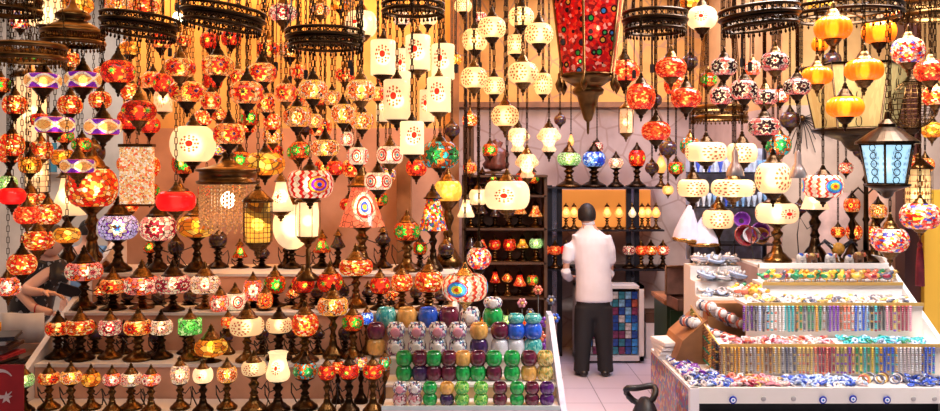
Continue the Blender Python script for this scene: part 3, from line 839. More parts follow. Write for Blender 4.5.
link('finial', lathe_mesh('lantern_finial', [(0, -57*s), (1.2*s, -55*s), (1.6*s, -44*s), (4*s, -42*s), (8*s, -30*s), (9*s, -27*s), (11*s, -18*s), (15*s, -16*s), (16*s, -12*s), (13*s, -9*s), (19*s, -5*s), (24*s, -2*s), (29*s, 2*s), (27*s, 4*s)], bronze, 24), None, t)
for k in range(6):
    a = 2*PI*k/6; o = link('drop', lathe_mesh('ldrop', [(0, -14*s), (3*s, -9*s), (4*s, -5*s), (1.5*s, 0), (1*s, 6*s)], bronze, 8), None, t); o.location = (31*s*math.cos(a), 31*s*math.sin(a), -2*s)
o = bulb(t, .035, Lh*.45); o.location.y = -.08
o = bulb(t, .02, Lh*.16); o.location = (-.09, -.09, Lh*.15)

def pane_lantern(px, py, Wt, Wb, H, Y, label, glassm, frame, post=None, hang=True, n=4, rz=PI/4, ornament=True, roof=True):
    s = Y/F; t = empty('glass_lantern', (X(px, Y), Y, Z(py+H/2, Y)), rz); reg(t, label, 'lantern', px, py)
    rt, rb, h = Wt*s/2*1.2, Wb*s/2*1.2, H*s
    for k in range(n):
        a0, a1 = 2*PI*k/n+PI/n, 2*PI*(k+1)/n+PI/n
        q = lambda r_, a, z_: Vector((r_*math.cos(a), r_*math.sin(a), z_))
        bm = bmesh.new(); uvl = bm.loops.layers.uv.verify()
        f = bm.faces.new([bm.verts.new(v) for v in (q(rb, a0, 0), q(rb, a1, 0), q(rt, a1, h), q(rt, a0, h))])
        for l, uv in zip(f.loops, ((0, 0), (1, 0), (1, 1), (0, 1))): l[uvl].uv = uv
        r_ = bmesh.ops.extrude_face_region(bm, geom=[f]); nrm = q(1, (a0+a1)/2, 0)*-.004
        bmesh.ops.translate(bm, verts=[v for v in r_['geom'] if isinstance(v, bmesh.types.BMVert)], vec=nrm)
        link('pane', mesh_of(bm, 'pane', False), glassm, t)
        if ornament:
            bm = bmesh.new(); am = (a0+a1)/2
            for j in range(5):
                f0 = (j+.5)/5; rr = (rb+(rt-rb)*f0)*math.cos(PI/n)+.004; cc = q(rr, am, h*f0)
                tv = Vector((-math.sin(am), math.cos(am), 0)); ww = .018
                tube_bm(bm, [cc+tv*ww*math.cos(x)+Vector((0, 0, 1))*h*.085*math.sin(x) for x in [2*PI*i/10 for i in range(10)]], .0028, 4, True)
            link('scrollwork', mesh_of(bm, 'scroll'), frame, t)
    bm = bmesh.new()
    for k in range(n):
        a0, a1 = 2*PI*k/n+PI/n, 2*PI*(k+1)/n+PI/n
        tube_bm(bm, [q(rb, a0, 0), q(rt, a0, h)], .007, 5); tube_bm(bm, [q(rb, a0, 0), q(rb, a1, 0)], .008, 5); tube_bm(bm, [q(rt, a0, h), q(rt, a1, h)], .009, 5)
    link('frame', mesh_of(bm, 'frame'), frame, t)
    if roof: link('roof', mesh_of(lathe_bm(bmesh.new(), [(rt*1.12, h), (rt*1.1, h*1.06), (rt*.6, h*1.3), (rt*.3, h*1.42), (rt*.3, h*1.5), (rt*.12, h*1.62), (.01, h*1.8)], n*4 if n < 6 else 24), 'roof', False), frame, t)
    link('tray', mesh_of(lathe_bm(bmesh.new(), [(rb*.12, -h*.36), (rb*.25, -h*.3), (rb*.35, -h*.2), (rb*.7, -h*.12), (rb*1.12, -h*.04), (rb*1.12, 0), (rb*.9, .002)], 16), 'tray'), frame, t)
    link('candle_bulb', lathe_mesh('cbulb', [(0, 0), (.022, .02), (.026, .05), (.014, .09), (0, .11)], bulbm, 10), None, t).location = (0, 0, h*.25)
    if hang: chain(t, 0, 0, h*1.7, CEIL-t.location.z)
    if post is not None:
        zb = post-t.location.z
        link('post', mesh_of(lathe_bm(bmesh.new(), [(.07, zb), (.075, zb+.02), (.03, zb+.05), (.02, zb+.1), (.018, -h*.5), (.03, -h*.45), (.02, -h*.36)], 16), 'post'), frame, t)
    return t
glass_blue = glass('lb', 'lace', [(.62, .88, 1), (.25, .4, .5)], 'blue white', 1.25, n=2, asp=1.2, tr=.3)
glass_cream = glass('lc', 'plain', [(.75, .58, .24), (.70, .5, .2)], 'cream', .38, tr=.25)
pane_lantern(887, 164, 45, 33, 40, 4.75, 'street lantern with glowing pale blue panes hanging beside the rainbow lamp', glass_blue, darkbronze, n=6, rz=PI/6)
t = empty('lamp_post', (X(866, 6.4), 6.4, 1.37)); reg(t, 'tall dark bronze lamp post standing on the jewellery stand behind the elephants', 'lamp post', 0, 0)
link('foot', lathe_mesh('lpf', [(.12, 0), (.125, .015), (.09, .03), (.04, .05), (.03, .09)], darkbronze, 20), None, t); link('column', lathe_mesh('lpc', [(.02, .09), (.018, .3), (.028, .32), (.018, .34), (.016, .6), (.03, .62), (.01, .66)], darkbronze, 14), None, t)
bm = bmesh.new(); tube_bm(bm, [(-.12, 0, .5), (-.06, 0, .56), (0, 0, .5), (.06, 0, .56), (.12, 0, .5)], .008, 6); link('crossarm', mesh_of(bm, 'ca'), darkbronze, t)
pane_lantern(855, 98, 84, 62, 62, 5.8, 'large dim lantern with cream panes and bronze scrollwork behind orange pumpkins', glass_cream, darkbronze, n=6, rz=.2, roof=False)
# rectangular speckled wall light
glass('sp', 'crackle', [CRM, WHT, CRM, (1, .6, .3), WHT, (.8, .15, .05)], 'speckled', 1.0, ck=22, tr=.15)
t = empty('box_lantern', P(137, 204, 5.6)); reg(t, 'tall flat rectangular lantern of cream glass with red speckles', 'lantern', 0, 0); s = 5.6/F
box('glass_body', (-16*s, -.03, 0), (16*s, .03, 57*s), MATS['sp'], t, .004)
box('top_cap', (-17*s, -.035, 57*s), (17*s, .035, 60*s), bronze, t); box('bottom_cap', (-17*s, -.035, -2*s), (17*s, .035, 0), bronze, t)
chain(t, 0, 0, 60*s, CEIL-t.location.z)
# crystal drum chandelier
Y = 5.3; s = Y/F; t = empty('crystal_chandelier', (X(228, Y), Y, Z(176, Y))); reg(t, 'bronze drum chandelier with a skirt of hanging crystal strings', 'chandelier', 0, 0)
crystal = solid('warm_crystal', (.9, .42, .15), .10, emit=.28, noise=.5, nscale=40)
link('drum', mesh_of(lathe_bm(bmesh.new(), [(29*s, -8*s), (31*s, -7*s), (31*s, -5*s), (28*s, -4*s), (28*s, 4*s), (32*s, 5*s), (32*s, 7*s), (20*s, 9*s), (9*s, 13*s), (5*s, 19*s), (7*s, 22*s), (2*s, 26*s)], 36), 'drum'), bronze, t)
cr_str = bmesh.new(); L = 46*s; nb = 12
for j in range(nb): ball_bm(cr_str, (0, 0, -L*(j+.5)/nb), .0085, 6, 4, (1, 1, L/nb/.018))
crm = mesh_of(cr_str, 'crystal_string', False); crm.materials.append(crystal)
for k in range(26):
    a = 2*PI*k/26; o = link('crystal_string', crm, None, t); o.location = (27*s*math.cos(a), 27*s*math.sin(a), -7*s); o.scale.z = .92+.08*(k % 2)
for k in range(14):
    a = 2*PI*k/14; o = link('crystal_string', crm, None, t); o.location = (17*s*math.cos(a), 17*s*math.sin(a), -7*s); o.scale.z = 1.1
bulb(t, .045, -24*s); chain(t, 0, 0, 25*s, CEIL-t.location.z)
# caged amber lamp, white lanterns
def cage_lantern(px, py, W, H, Y, gm, label, foot=None, bars=6, mesh=False, cluster=None):
    s = Y/F; r = W/2*s; h = H*s; t = empty('cage_lantern', P(px, py+H/2, Y)); reg(t, label, 'lantern', px, py)
    PLACED.append((t.location.x, Y, r, t.location.z, t.location.z+h))
    o = link('glass_tube', mesh_of(lathe_bm(bmesh.new(), [(r*.82, 0), (r*.9, h*.3), (r*.9, h*.7), (r*.8, h)], 20, cap=False), 'gt'), MATS[gm], t)
    bm = bmesh.new()
    for k in range(bars):
        a = 2*PI*k/bars; tube_bm(bm, [(r*math.cos(a), r*math.sin(a), 0), (r*1.02*math.cos(a), r*1.02*math.sin(a), h*.5), (r*math.cos(a), r*math.sin(a), h)], .0035 if not mesh else .002, 4)
    if mesh:
        for j in range(9):
            z_ = h*j/8; tube_bm(bm, [(r*math.cos(2*PI*k/20), r*math.sin(2*PI*k/20), z_) for k in range(20)], .002, 4, True)
    link('cage', mesh_of(bm, 'cage'), bronze, t)
    link('roof', lathe_mesh('cage_roof', [(1.1, 0), (1.1, .1), (.8, .3), (.4, .6), (.2, .7), (.25, .8), (.05, 1)], bronze, 20), None, t).location = (0, 0, h)
    t.children[-1].scale = (r, r, r*1.3)
    link('cup', lathe_mesh('cage_cup', CUP, bronze, 20), None, t).scale = (r*1.5, r*1.5, r*1.3)
    bulb(t, r*.4, h*.45)
    if foot is None: chain(t, 0, 0, h+r*1.25, CEIL-t.location.z)
    else:
        zb = foot-t.location.z
        link('post', mesh_of(lathe_bm(bmesh.new(), [(r*.9, zb), (r*.95, zb+.02), (r*.35, zb+.06), (r*.2, zb+.1), (r*.2, -r*1.1), (r*.1, -r)], 14), 'post'), bronze, t)
    return t
cage_lantern(258, 222, 28, 40, 5.0, 'am', 'amber lantern inside a fine wire mesh cage beside the crystal skirt', bars=20, mesh=True)
cage_lantern(308, 219, 24, 34, 5.9, 'wh', 'white glowing lantern with bronze bars on a tall post', foot=1.30)
cage_lantern(626, 121, 14, 24, 5.2, 'cl', 'slim cylindrical candle lantern below the red crackle lamps', bars=4)
cage_lantern(918, 193, 26, 48, 6.3, 'wl', 'glowing cream lantern in a curly wire lattice beside the blue lantern', bars=12, mesh=True)
cage_lantern(30, 110, 34, 64, 6.6, 'wh', 'tall white lantern in a wire cage by the street-side window', bars=10)
cage_lantern(37, 170, 24, 44, 6.9, 'wh', 'small white lantern in black lattice below the tall white one', bars=14, mesh=True)
# milky big globe behind, dark filigree globe
table_lamp(292, 226, 38, 46, 6.6, 1.30, 'wh', 'behind the white barred lantern', 'sphere', bs=.5)
t = empty('filigree_globe', P(912, 105, 5.6)); reg(t, 'large unlit filigree wire globe hanging beside the orange pumpkins', 'lamp', 0, 0)
bm = bmesh.new(); r = 24*5.6/F
for j in range(1, 14):
    ph = PI*j/14; tube_bm(bm, [(r*math.sin(ph)*math.cos(2*PI*k/24), r*math.sin(ph)*math.sin(2*PI*k/24), r*math.cos(ph)) for k in range(24)], .003, 4, True)
for k in range(24):
    a = 2*PI*k/24; tube_bm(bm, [(r*math.sin(PI*j/14)*math.cos(a), r*math.sin(PI*j/14)*math.sin(a), r*math.cos(PI*j/14)) for j in range(15)], .003, 4)
link('wire_shell', mesh_of(bm, 'shell'), bronze, t); part('cap', CAP, darkbronze, t, .09, .09, r*.95); part('cup', CUP, darkbronze, t, .09, .09, -r*.95)
chain(t, 0, 0, r+.07, CEIL-t.location.z)
# bare bulb
t = empty('bare_bulb', P(178, 18, 4.7)); reg(t, 'bare glowing bulb hanging on a cord between two ring chandeliers', 'bulb', 0, 0)
bulb(t, .03, 0); part('socket', [(.4, 0), (1, .1), (1, .8), (.4, 1)], black, t, .014, .05, .03); tube('cord', [(0, 0, .07), (0, 0, CEIL-t.location.z)], .003, black, t)
# big rainbow lamp in front and patchwork ball beside it
pendant(465, 287, 46, 25, 5.25, 'rb', 'over the candle holders', 'tub', brass)
pendant(479, 258, 25, 23, 5.55, 'mu', 'over the candle holders', 'sphere')
pendant(466, 208, 17, 18, 5.2, 'wh', 'above the coloured glass candle holders', 'bell', cup=False)
# hanging tassel
tl = [q for q in ALL if q[4] == 920][0][0].location; s = tl.y/F; zt = tl.z-30*s
t = empty('tassel', (tl.x, tl.y, zt)); reg(t, 'long dark red silk tassel below the patchwork lamp', 'tassel', 0, 0)
silk = solid('dark_red_silk', (.22, .008, .02), .7, noise=.4, nscale=30)
link('skirt', lathe_mesh('tas', [(4*s, -40*s), (3.6*s, -20*s), (2.5*s, -3*s), (1.5*s, 0)], silk, 18, rib=9, amp=.12), None, t)
link('knot', lathe_mesh('knot', [(0, -2*s), (2.3*s, 0), (2.3*s, 3*s), (0, 5*s)], silk, 12), None, t); tube('string', [(0, 0, 4*s), (0, 0, 16*s)], .003, silk, t)

# ------------------------------------------------------------------ back shelving behind the man
steel = solid('black_steel', (.02, .02, .028), .35, .6)
YS = 9.35
t = empty('shelving_unit', (X(545, YS), YS, 0)); reg(t, 'black steel shelving unit behind the man holding small lamps', 'shelving', 0, 0)
shz = [Z(187, YS), Z(229, YS), Z(268, YS)]
for x0, x1 in ((547, 552), (557, 562), (626, 631), (634, 639)): loc_box('post', (X(x0, YS), YS-.02, 0), (X(x1, YS), YS+.03, shz[0]+.02), steel, t)
for x0, x1 in ((552, 557), (631, 634)): loc_box('glass_strip', (X(x0, YS), YS, 0), (X(x1, YS), YS+.01, shz[0]), solid('smoky_mirror', (.25, .24, .3), .1, .8), t)
for i, z in enumerate(shz): loc_box('shelf', (X((500, 500, 500)[i], YS), YS-.12, z-.018), (X((668, 662, 668)[i], YS), YS+.36, z), steel, t)
lm = solid('apricot_panel', (1, .33, .06), .6, emit=.75, noise=.2, nscale=1.5)
t = empty('backlit_panel', (X(562, 9.76), 9.74, Z(228, 9.7))); reg(t, 'apricot backlit panel on the wall behind the man', 'light panel', 0, 0)
box('panel', (0, 0, 0), (X(650, 9.76)-X(562, 9.76), .05, Z(190, 9.7)-Z(228, 9.7)), lm, t)
def small(px, py, W, H, shelf, mk, where, sh='globe', Y=YS): return table_lamp(px, py, W, H, Y, shelf, mk, where, sh, cord=False)
top, mid, low = 'on the top steel shelf', 'on the middle steel shelf', 'on the lowest steel shelf'
for a in ((569, 159, 24, 13, 'gl'), (594, 159, 23, 15, 'bl'), (616, 163, 15, 10, 'pw'), (637, 158, 17, 16, 'rg')): small(*a[:4], shz[0], a[4], top)
small(661, 164, 11, 18, shz[0], 'fl', top, 'tulip')
t = pendant(597, 147, 13, 9, 9.6, 'rw', 'above the royal blue lamp'); pendant(571, 140, 6, 12, 9.6, 'fl', 'above the pale green lamp', 'tulip')
for px in (508, 521, 534, 566, 574, 607, 619, 632, 642, 648, 656): small(px, 212, 9, 11, shz[1], 'fl' if px != 632 else 'wh', mid, 'tulip')
for px, mk in ((502, 'rw'), (516, 'sr'), (530, 'gn'), (544, 'rm'), (555, 'rm'), (566, 'sr'), (609, 'rm'), (629, 'rw'), (641, 'rm'), (651, 'om'), (663, 'pk')): small(px, 250, 13, 9, shz[2], mk, low)
small(521, 238, 9, 7, shz[2]+.14, 'am', low); small(535, 239, 9, 7, shz[2]+.14, 'am', low)
# dim niche shelves with unlit lamps
YN = 8.6
t = empty('dark_shelf_rack', (X(462, YN), YN, 0)); reg(t, 'dark wooden rack crowded with unlit lamps between column and steel shelving', 'rack', 0, 0)
for z in (.35, .78, 1.13, 1.47, 1.80): loc_box('shelf', (X(462, YN), YN-.15, z-.02), (X(545, YN), YN+.25, z), wood, t)
for x_ in (462, 543): loc_box('post', (X(x_, YN), YN-.15, 0), (X(x_+3, YN), YN+.2, 2.0), wood, t)
loc_box('top_board', (X(462, YN), YN-.2, 1.98), (X(546, YN), YN+.27, 2.0), wood, t)
loc_box('back_panel', (X(463, YN), YN+.25, 0), (X(545, YN), YN+.27, 2.0), solid('umber_panel', (.12, .055, .035), .6, noise=.5), t)
for z in (.35, .78, 1.13, 1.47, 1.80):
    py = HY+(CZ-z)*F/YN
    for k in range(6):
        px = 469+13*k+R.uniform(-2, 2)
        m_ = 'dk' if R.random() < .4 else R.choice(('mf', 'rd', 'om', 'am', 'rg', 'rm', 'gl'))
        table_lamp(px, py-R.uniform(15, 19), R.uniform(10, 14), R.uniform(8, 12), YN, z, m_, 'on the dark niche rack', R.choice(('globe', 'bell', 'tulip')), cord=False)
t = empty('carved_box', (X(496, 8.5), 8.5, 2.06)); reg(t, 'dark carved wooden crown-shaped ornament in the niche beside the bell lamps', 'ornament', 0, 0)
s = 8.3/F
link('body', lathe_mesh('orn', [(11*s, 0), (13*s, 5*s), (10*s, 9*s), (13*s, 15*s), (9*s, 20*s), (5*s, 22*s), (7*s, 27*s), (0, 31*s)], solid('carved_rosewood', (.16, .04, .025), .35, noise=.5, nscale=30), 20, rib=8, amp=.08), None, t)
link('stand', lathe_mesh('orn2', [(14*s, -5*s), (14*s, -3*s), (5*s, -2*s), (8*s, 0)], wood, 20), None, t)

# ------------------------------------------------------------------ postcard cabinet, boxes, low cupboards
def rnd_tiles(name, cols, nx, ny, emit=0, rough=.25):
    m, nt = newmat(name); N = NT(nt); out = N.node('ShaderNodeOutputMaterial'); b = N.node('ShaderNodeBsdfPrincipled'); nt.links.new(b.outputs[0], out.inputs[0])
    g = N.xyz(N.node('ShaderNodeTexCoord').outputs['Generated'])
    xx, zz = N.m('MULTIPLY', N.m('ADD', g[0], g[1]), float(nx)), N.m('MULTIPLY', g[2], float(ny))
    wn = N.node('ShaderNodeTexWhiteNoise'); nt.links.new(N.comb(N.m('FLOOR', xx), N.m('FLOOR', zz)), wn.inputs['Vector'])
    c = N.ramp(wn.outputs['Value'], [(i/len(cols), k) for i, k in enumerate(cols)])
    n = N.node('ShaderNodeTexNoise'); n.inputs['Scale'].default_value = 30; nt.links.new(N.node('ShaderNodeTexCoord').outputs['Object'], n.inputs['Vector'])
    c = N.mix(1.0, c, N.ramp(n.outputs[0], [(.4, (.4, .4, .5)), (.6, (1.2, 1.2, 1.2))], False), 'MULTIPLY')
    N.put(b.inputs['Base Color'], c); b.inputs['Roughness'].default_value = rough
    return m
YC = 9.0; t = empty('souvenir_cabinet', (X(576, YC), YC, 0)); reg(t, 'low white framed cabinet of blue postcards and magnets behind the man', 'cabinet', 0, 0)
x0, x1, z0, z1 = X(576, YC), X(644, YC), Z(361, YC), Z(286, YC)
for a, b_ in (((x0, YC, z0), (x0+.04, YC+.3, z1)), ((x1-.05, YC, z0), (x1, YC+.3, z1)), ((x0, YC, z1-.03), (x1, YC+.3, z1)), ((x0, YC, z0), (x1, YC+.3, z0+.05))): loc_box('frame', a, b_, white_paint, t)
loc_box('plinth', (x0+.03, YC+.03, 0), (x1-.03, YC+.28, z0), black, t); loc_box('backing', (x0, YC+.2, z0), (x1, YC+.22, z1), wood, t)
pc = [solid('card_%s' % n, c, .3, noise=.6, nscale=25) for n, c in (('azure', (.05, .35, .9)), ('deep_blue', (.03, .1, .45)), ('sky', (.3, .6, .9)), ('brick', (.5, .12, .08)), ('ivory', (.8, .75, .75)), ('mulberry', (.3, .06, .15)), ('sea', (.05, .3, .4)))]
pcn = ['azure', 'deep blue', 'sky blue', 'brick red', 'ivory', 'mulberry', 'sea green']
bmc = box_bm(bmesh.new(), (-.03, 0, -.037), (.03, .006, .037)); cardm = mesh_of(bmc, 'card', False)
for j in range(8):
    for i in range(9):
        k = R.choice((0, 0, 1, 1, 2, 3, 4, 5, 6)); me = bpy.data.meshes.new('card'); me = cardm.copy(); me.materials.append(pc[k])
        o = link('postcard', me); o.location = (x0+.08+i*.069, YC+.05, z0+.10+j*.084); o.rotation_euler = (0, R.uniform(-.05, .05), 0)
        tag(o, '%s postcard displayed in the low white cabinet behind the man' % pcn[k], 'postcard', '%s postcards in the white cabinet' % pcn[k])
YB = 9.2
t = empty('crate', (X(644, YB), YB, 0)); reg(t, 'white crate with a dark rim against the back wall, right of the postcard cabinet', 'crate', 0, 0)
loc_box('body', (X(646, YB), YB, 0), (X(666, YB), YB+.3, Z(323, YB)), white_paint, t); loc_box('rim', (X(645, YB), YB-.01, Z(323, YB)), (X(667, YB), YB+.31, Z(313, YB)), wood, t, .01)
YG = 7.2
t = empty('cupboard', (X(667, YG), YG, 0)); reg(t, 'dark green low cupboard with a wooden top beside the jewellery stand', 'cupboard', 0, 0)
loc_box('body', (X(667, YG), YG, 0), (X(700, YG), YG+.5, Z(305, YG)), solid('bottle_green_paint', (.02, .05, .025), .4, noise=.3), t)
loc_box('top', (X(664, YG), YG-.02, Z(305, YG)), (X(702, YG), YG+.52, Z(300, YG)), wood2, t, .006); loc_box('door', (X(670, YG), YG-.012, .1), (X(697, YG), YG, Z(310, YG)), solid('green_door', (.025, .065, .03), .35), t)
def openbox(name, label, cat, c, sx, sy, h, mo, mi, rz=0):
    t = empty(name, c, rz); reg(t, label, cat, 0, 0); w_ = .012
    for nm, lo, hi in (('base', (-sx, -sy, 0), (sx, sy, w_)), ('side', (-sx, -sy, 0), (-sx+w_, sy, h)), ('side', (sx-w_, -sy, 0), (sx, sy, h)), ('front', (-sx, -sy, 0), (sx, -sy+w_, h)), ('back', (-sx, sy-w_, 0), (sx, sy, h))): box(nm, lo, hi, mo, t)
    return t
leather = solid('brown_leather', (.16, .07, .05), .45, noise=.4, nscale=12, bump=.1)
t = openbox('open_suitcase', 'open brown suitcase resting on the green cupboard', 'suitcase', (X(694, 6.9), 6.95, Z(303, 7.2)), .17, .14, .09, leather, black, .1)
box('lid', (-.19, .10, .09), (.17, .14, .33), leather, t, .01); tube('lid_rim', [(-.19, .095, .1), (-.19, .095, .33), (.17, .095, .33), (.17, .095, .1)], .012, wood2, t)

# right alcove glass shelves
YR = 7.1
t = empty('glass_shelving', (X(690, YR), YR, 0)); reg(t, 'steel shelving with white and blue glassware behind the cream oval lamps', 'shelving', 0, 0)
for px in (694, 768): loc_box('post', (X(px, YR), YR+.1, 0), (X(px+3, YR), YR+.14, Z(148, YR)), steel, t)
zsh = [Z(p, YR) for p in (172, 206, 243)]
for z in zsh: loc_box('shelf', (X(692, YR), YR-.12, z-.012), (X(771, YR), YR+.2, z), steel, t)
loc_box('back_panel', (X(692, YR), YR+.2, Z(262, YR)), (X(771, YR), YR+.21, Z(148, YR)), solid('pale_lilac_panel', (.55, .6, .85), .4, noise=.5, nscale=12), t)
def gmat(n, c, rough=.12): return solid('glazed_'+n, c, rough, coat=.6, noise=.35, nscale=30)
GW = {'white': gmat('white', (.85, .85, .92)), 'blue': gmat('blue', (.06, .12, .7)), 'sky blue': gmat('sky', (.25, .5, .9)), 'ice blue': gmat('ice', (.65, .78, 1)), 'violet': gmat('violet', (.22, .04, .4)), 'wine red': gmat('wine', (.28, .02, .03)), 'amber': gmat('amber', (.65, .25, .03))}
CUPP = [(.5, 0), (.55, .05), (.35, .15), (.6, .35), (.95, .65), (1, 1.0), (.93, 1.0), (.85, .65), (.3, .3)]
BOWL = [(.4, 0), (.5, .04), (.9, .4), (1, .8), (.96, 1), (.9, 1), (.82, .5), (.3, .12)]
for j, z in enumerate(zsh[:2]):
    for i in range(13):
        k = R.choice(('white', 'blue', 'sky blue', 'ice blue', 'white')); o = link('glass_cup', lathe_mesh('gcup', CUPP, GW[k], 16, cap=False)); o.location = (X(697+5.6*i, YR), YR-.03, z); o.scale = (.021, .021, .09+.03*R.random())
        tag(o, '%s glass cup standing on the %s shelf behind the cream oval lamps' % (k, ('upper', 'middle')[j]), 'cup', '%s glass cups on the %s alcove shelf' % (k, ('upper', 'middle')[j]))
for px, py, W, k, lb in ((740, 221, 17, 'violet', 'violet glazed bowl turned on its side, above the wine red one'), (750, 236, 17, 'white', 'white glazed bowl turned on its side between violet bowls'), (758, 232, 18, 'violet', 'violet glazed bowl nearest the milky oval table lamp'), (742, 237, 22, 'wine red', 'wine red glazed bowl with a white rim in the alcove'), (759, 237, 17, 'amber', 'amber glazed bowl beside the wine red one')):
    s = 6.6/F; o = link('glazed_bowl', lathe_mesh('bowl', BOWL, GW[k], 24, cap=False)); o.location = P(px, py, 6.6 if py > 230 else 6.8)+Vector((0, -.03, 0)); o.rotation_euler = (1.25, 0, R.uniform(-.4, .4)); o.scale = (W/2*s, W/2*s, W*.45*s); tag(o, lb, 'bowl', 'glazed bowls in the alcove')
for px, py, W, H, lb in ((686, 222, 26, 34, 'tilted white shell-shaped lampshade beside the back wall'), (704, 230, 30, 26, 'pale conical lampshade left of the milky oval table lamps')):
    Y = 6.9; s = Y/F; t = empty('lampshade', P(px, py+H/2, Y)); reg(t, lb, 'lampshade', 0, 0); t.rotation_euler = (0, .12 if px < 690 else 0, 0)
    link('shade', mesh_of(lathe_bm(bmesh.new(), [(W/2*s, 0), (W*.47*s, H*.2*s), (W*.3*s, H*.6*s), (W*.08*s, H*s)], 24, rib=8, amp=.05, cap=False), 'sh'), solid('pearl_shade', (.72, .68, .85), .35, noise=.2, emit=.12), t)
    link('rim', mesh_of(lathe_bm(bmesh.new(), [(W*.5*s, -3*s), (W*.53*s, -2*s), (W*.53*s, 0), (W*.49*s, 1*s)], 24), 'rim'), brass, t)

# ------------------------------------------------------------------ jewellery stand on the right
gold = solid('gold_trim', (.75, .48, .14), .3, .6)
def speck(name, cols, scale=60, rough=.3, dens=.0):
    m, nt = newmat(name); N = NT(nt); out = N.node('ShaderNodeOutputMaterial'); b = N.node('ShaderNodeBsdfPrincipled'); nt.links.new(b.outputs[0], out.inputs[0])
    v = N.node('ShaderNodeTexVoronoi'); v.inputs['Scale'].default_value = scale; nt.links.new(N.node('ShaderNodeTexCoord').outputs['Object'], v.inputs['Vector'])
    N.put(b.inputs['Base Color'], N.ramp(N.xyz(v.outputs['Color'])[0], [(i/len(cols), k) for i, k in enumerate(cols)])); b.inputs['Roughness'].default_value = rough; b.inputs['Coat Weight'].default_value = .5
    return m
T = [(5.15, 5.44, .75), (5.44, 5.68, .945), (5.68, 5.95, 1.17), (5.95, 6.18, 1.27), (6.18, 6.62, 1.37)]
xl, xr = 1.33, 3.03
js = empty('jewellery_stand', (xl, 5.15, 0)); reg(js, 'white stepped jewellery stand with blue eye beads along its front edge', 'display stand', 0, 0)
for i, (y0, y1, z) in enumerate(T):
    x0 = (xl, 1.60, 1.85, 2.05, 2.10)[i]
    loc_box('shelf', (x0, y0, z-.02), (xr, y1, z), white_paint, js)
    if i: loc_box('riser', (x0, y0+.01, T[i-1][2]), (xr, y0+.025, z-.02), solid('ivory_riser', (.72, .64, .56), .7) if i < 3 else white_paint, js); loc_box('rail', (x0, y0-.006, z-.012), (xr, y0+.004, z+.01), gold if i < 4 else white_paint, js)
loc_box('shelf', (xl, 5.44, .73), (1.62, 6.25, .75), white_paint, js)
loc_box('front_board', (xl, 5.13, .66), (xr+.2, 5.15, .755), solid('ivory_board', (.78, .74, .66), .35), js)
loc_box('inner_shelf', (xl+.04, 5.2, .42), (xr, 6.1, .44), black, js)
loc_box('back_board', (xl+.04, 5.5, 0), (xr, 5.52, .72), black, js)
loc_box('side_board', (xl, 5.15, 0), (xl+.03, 6.25, .73), speck('kilim_side', [(.25, .1, .3), (.5, .2, .1), (.1, .15, .4), (.55, .35, .25), (.15, .25, .25), (.4, .1, .12)], 38, .6), js)
side_panel(js, xr, xr+.03, [(5.0, 0), (6.75, 0), (6.75, 1.42), (6.25, 1.42), (5.05, .70)], white_paint)
loc_box('top_edge', (2.10, 6.16, 1.35), (xr, 6.2, 1.385), solid('bright_white_edge', (.9, .9, .9), .3), js)
loc_box('corner_post', (xl-.005, 5.12, 0), (xl+.05, 5.16, .755), white_paint, js)
eyeb, nt = newmat('evil_eye_glass'); N = NT(nt); out = N.node('ShaderNodeOutputMaterial'); b = N.node('ShaderNodeBsdfPrincipled'); nt.links.new(b.outputs[0], out.inputs[0])
p = N.xyz(N.node('ShaderNodeTexCoord').outputs['Object']); rr = N.m('SQRT', N.m('ADD', N.m('MULTIPLY', p[0], p[0]), N.m('MULTIPLY', p[1], p[1])))
N.put(b.inputs['Base Color'], N.ramp(rr, [(0, (.01, .01, .02)), (.16, (.1, .4, .9)), (.34, (.9, .9, .95)), (.58, (.01, .03, .32))])); b.inputs['Roughness'].default_value = .1
EYE = [(0, -.18), (.8, -.18), (1, 0), (.85, .16), (.5, .22), (0, .24)]
for px, lb in ((733, 'blue eye bead nearest the corner of the front board'), (823, 'blue eye bead second from the corner on the front board'), (853, 'blue eye bead in the middle of the front board'), (887, 'blue eye bead farthest from the corner on the front board')):
    o = link('eye_bead', lathe_mesh('eyeb', EYE, eyeb, 24)); o.location = (X(px, 5.12), 5.12, Z(399 if px == 853 else 400, 5.12)+.0); o.rotation_euler = (PI/2, 0, 0); o.scale = (.024,)*3; tag(o, lb, 'bead')
for px in (794, 764, 914, 935):
    o = link('steel_stud', lathe_mesh('stud', EYE, solid('grey_stud', (.4, .38, .36), .4), 16)); o.location = (X(px, 5.12), 5.126, Z(399, 5.12)); o.rotation_euler = (PI/2, 0, 0); o.scale = (.016,)*3
    tag(o, 'small grey stud on the front board %s' % {794: 'just left of the second eye bead', 764: 'between the first two eye beads, nearer the corner', 914: 'just beyond the last eye bead', 935: 'at the far end by the white side panel'}[px], 'stud')
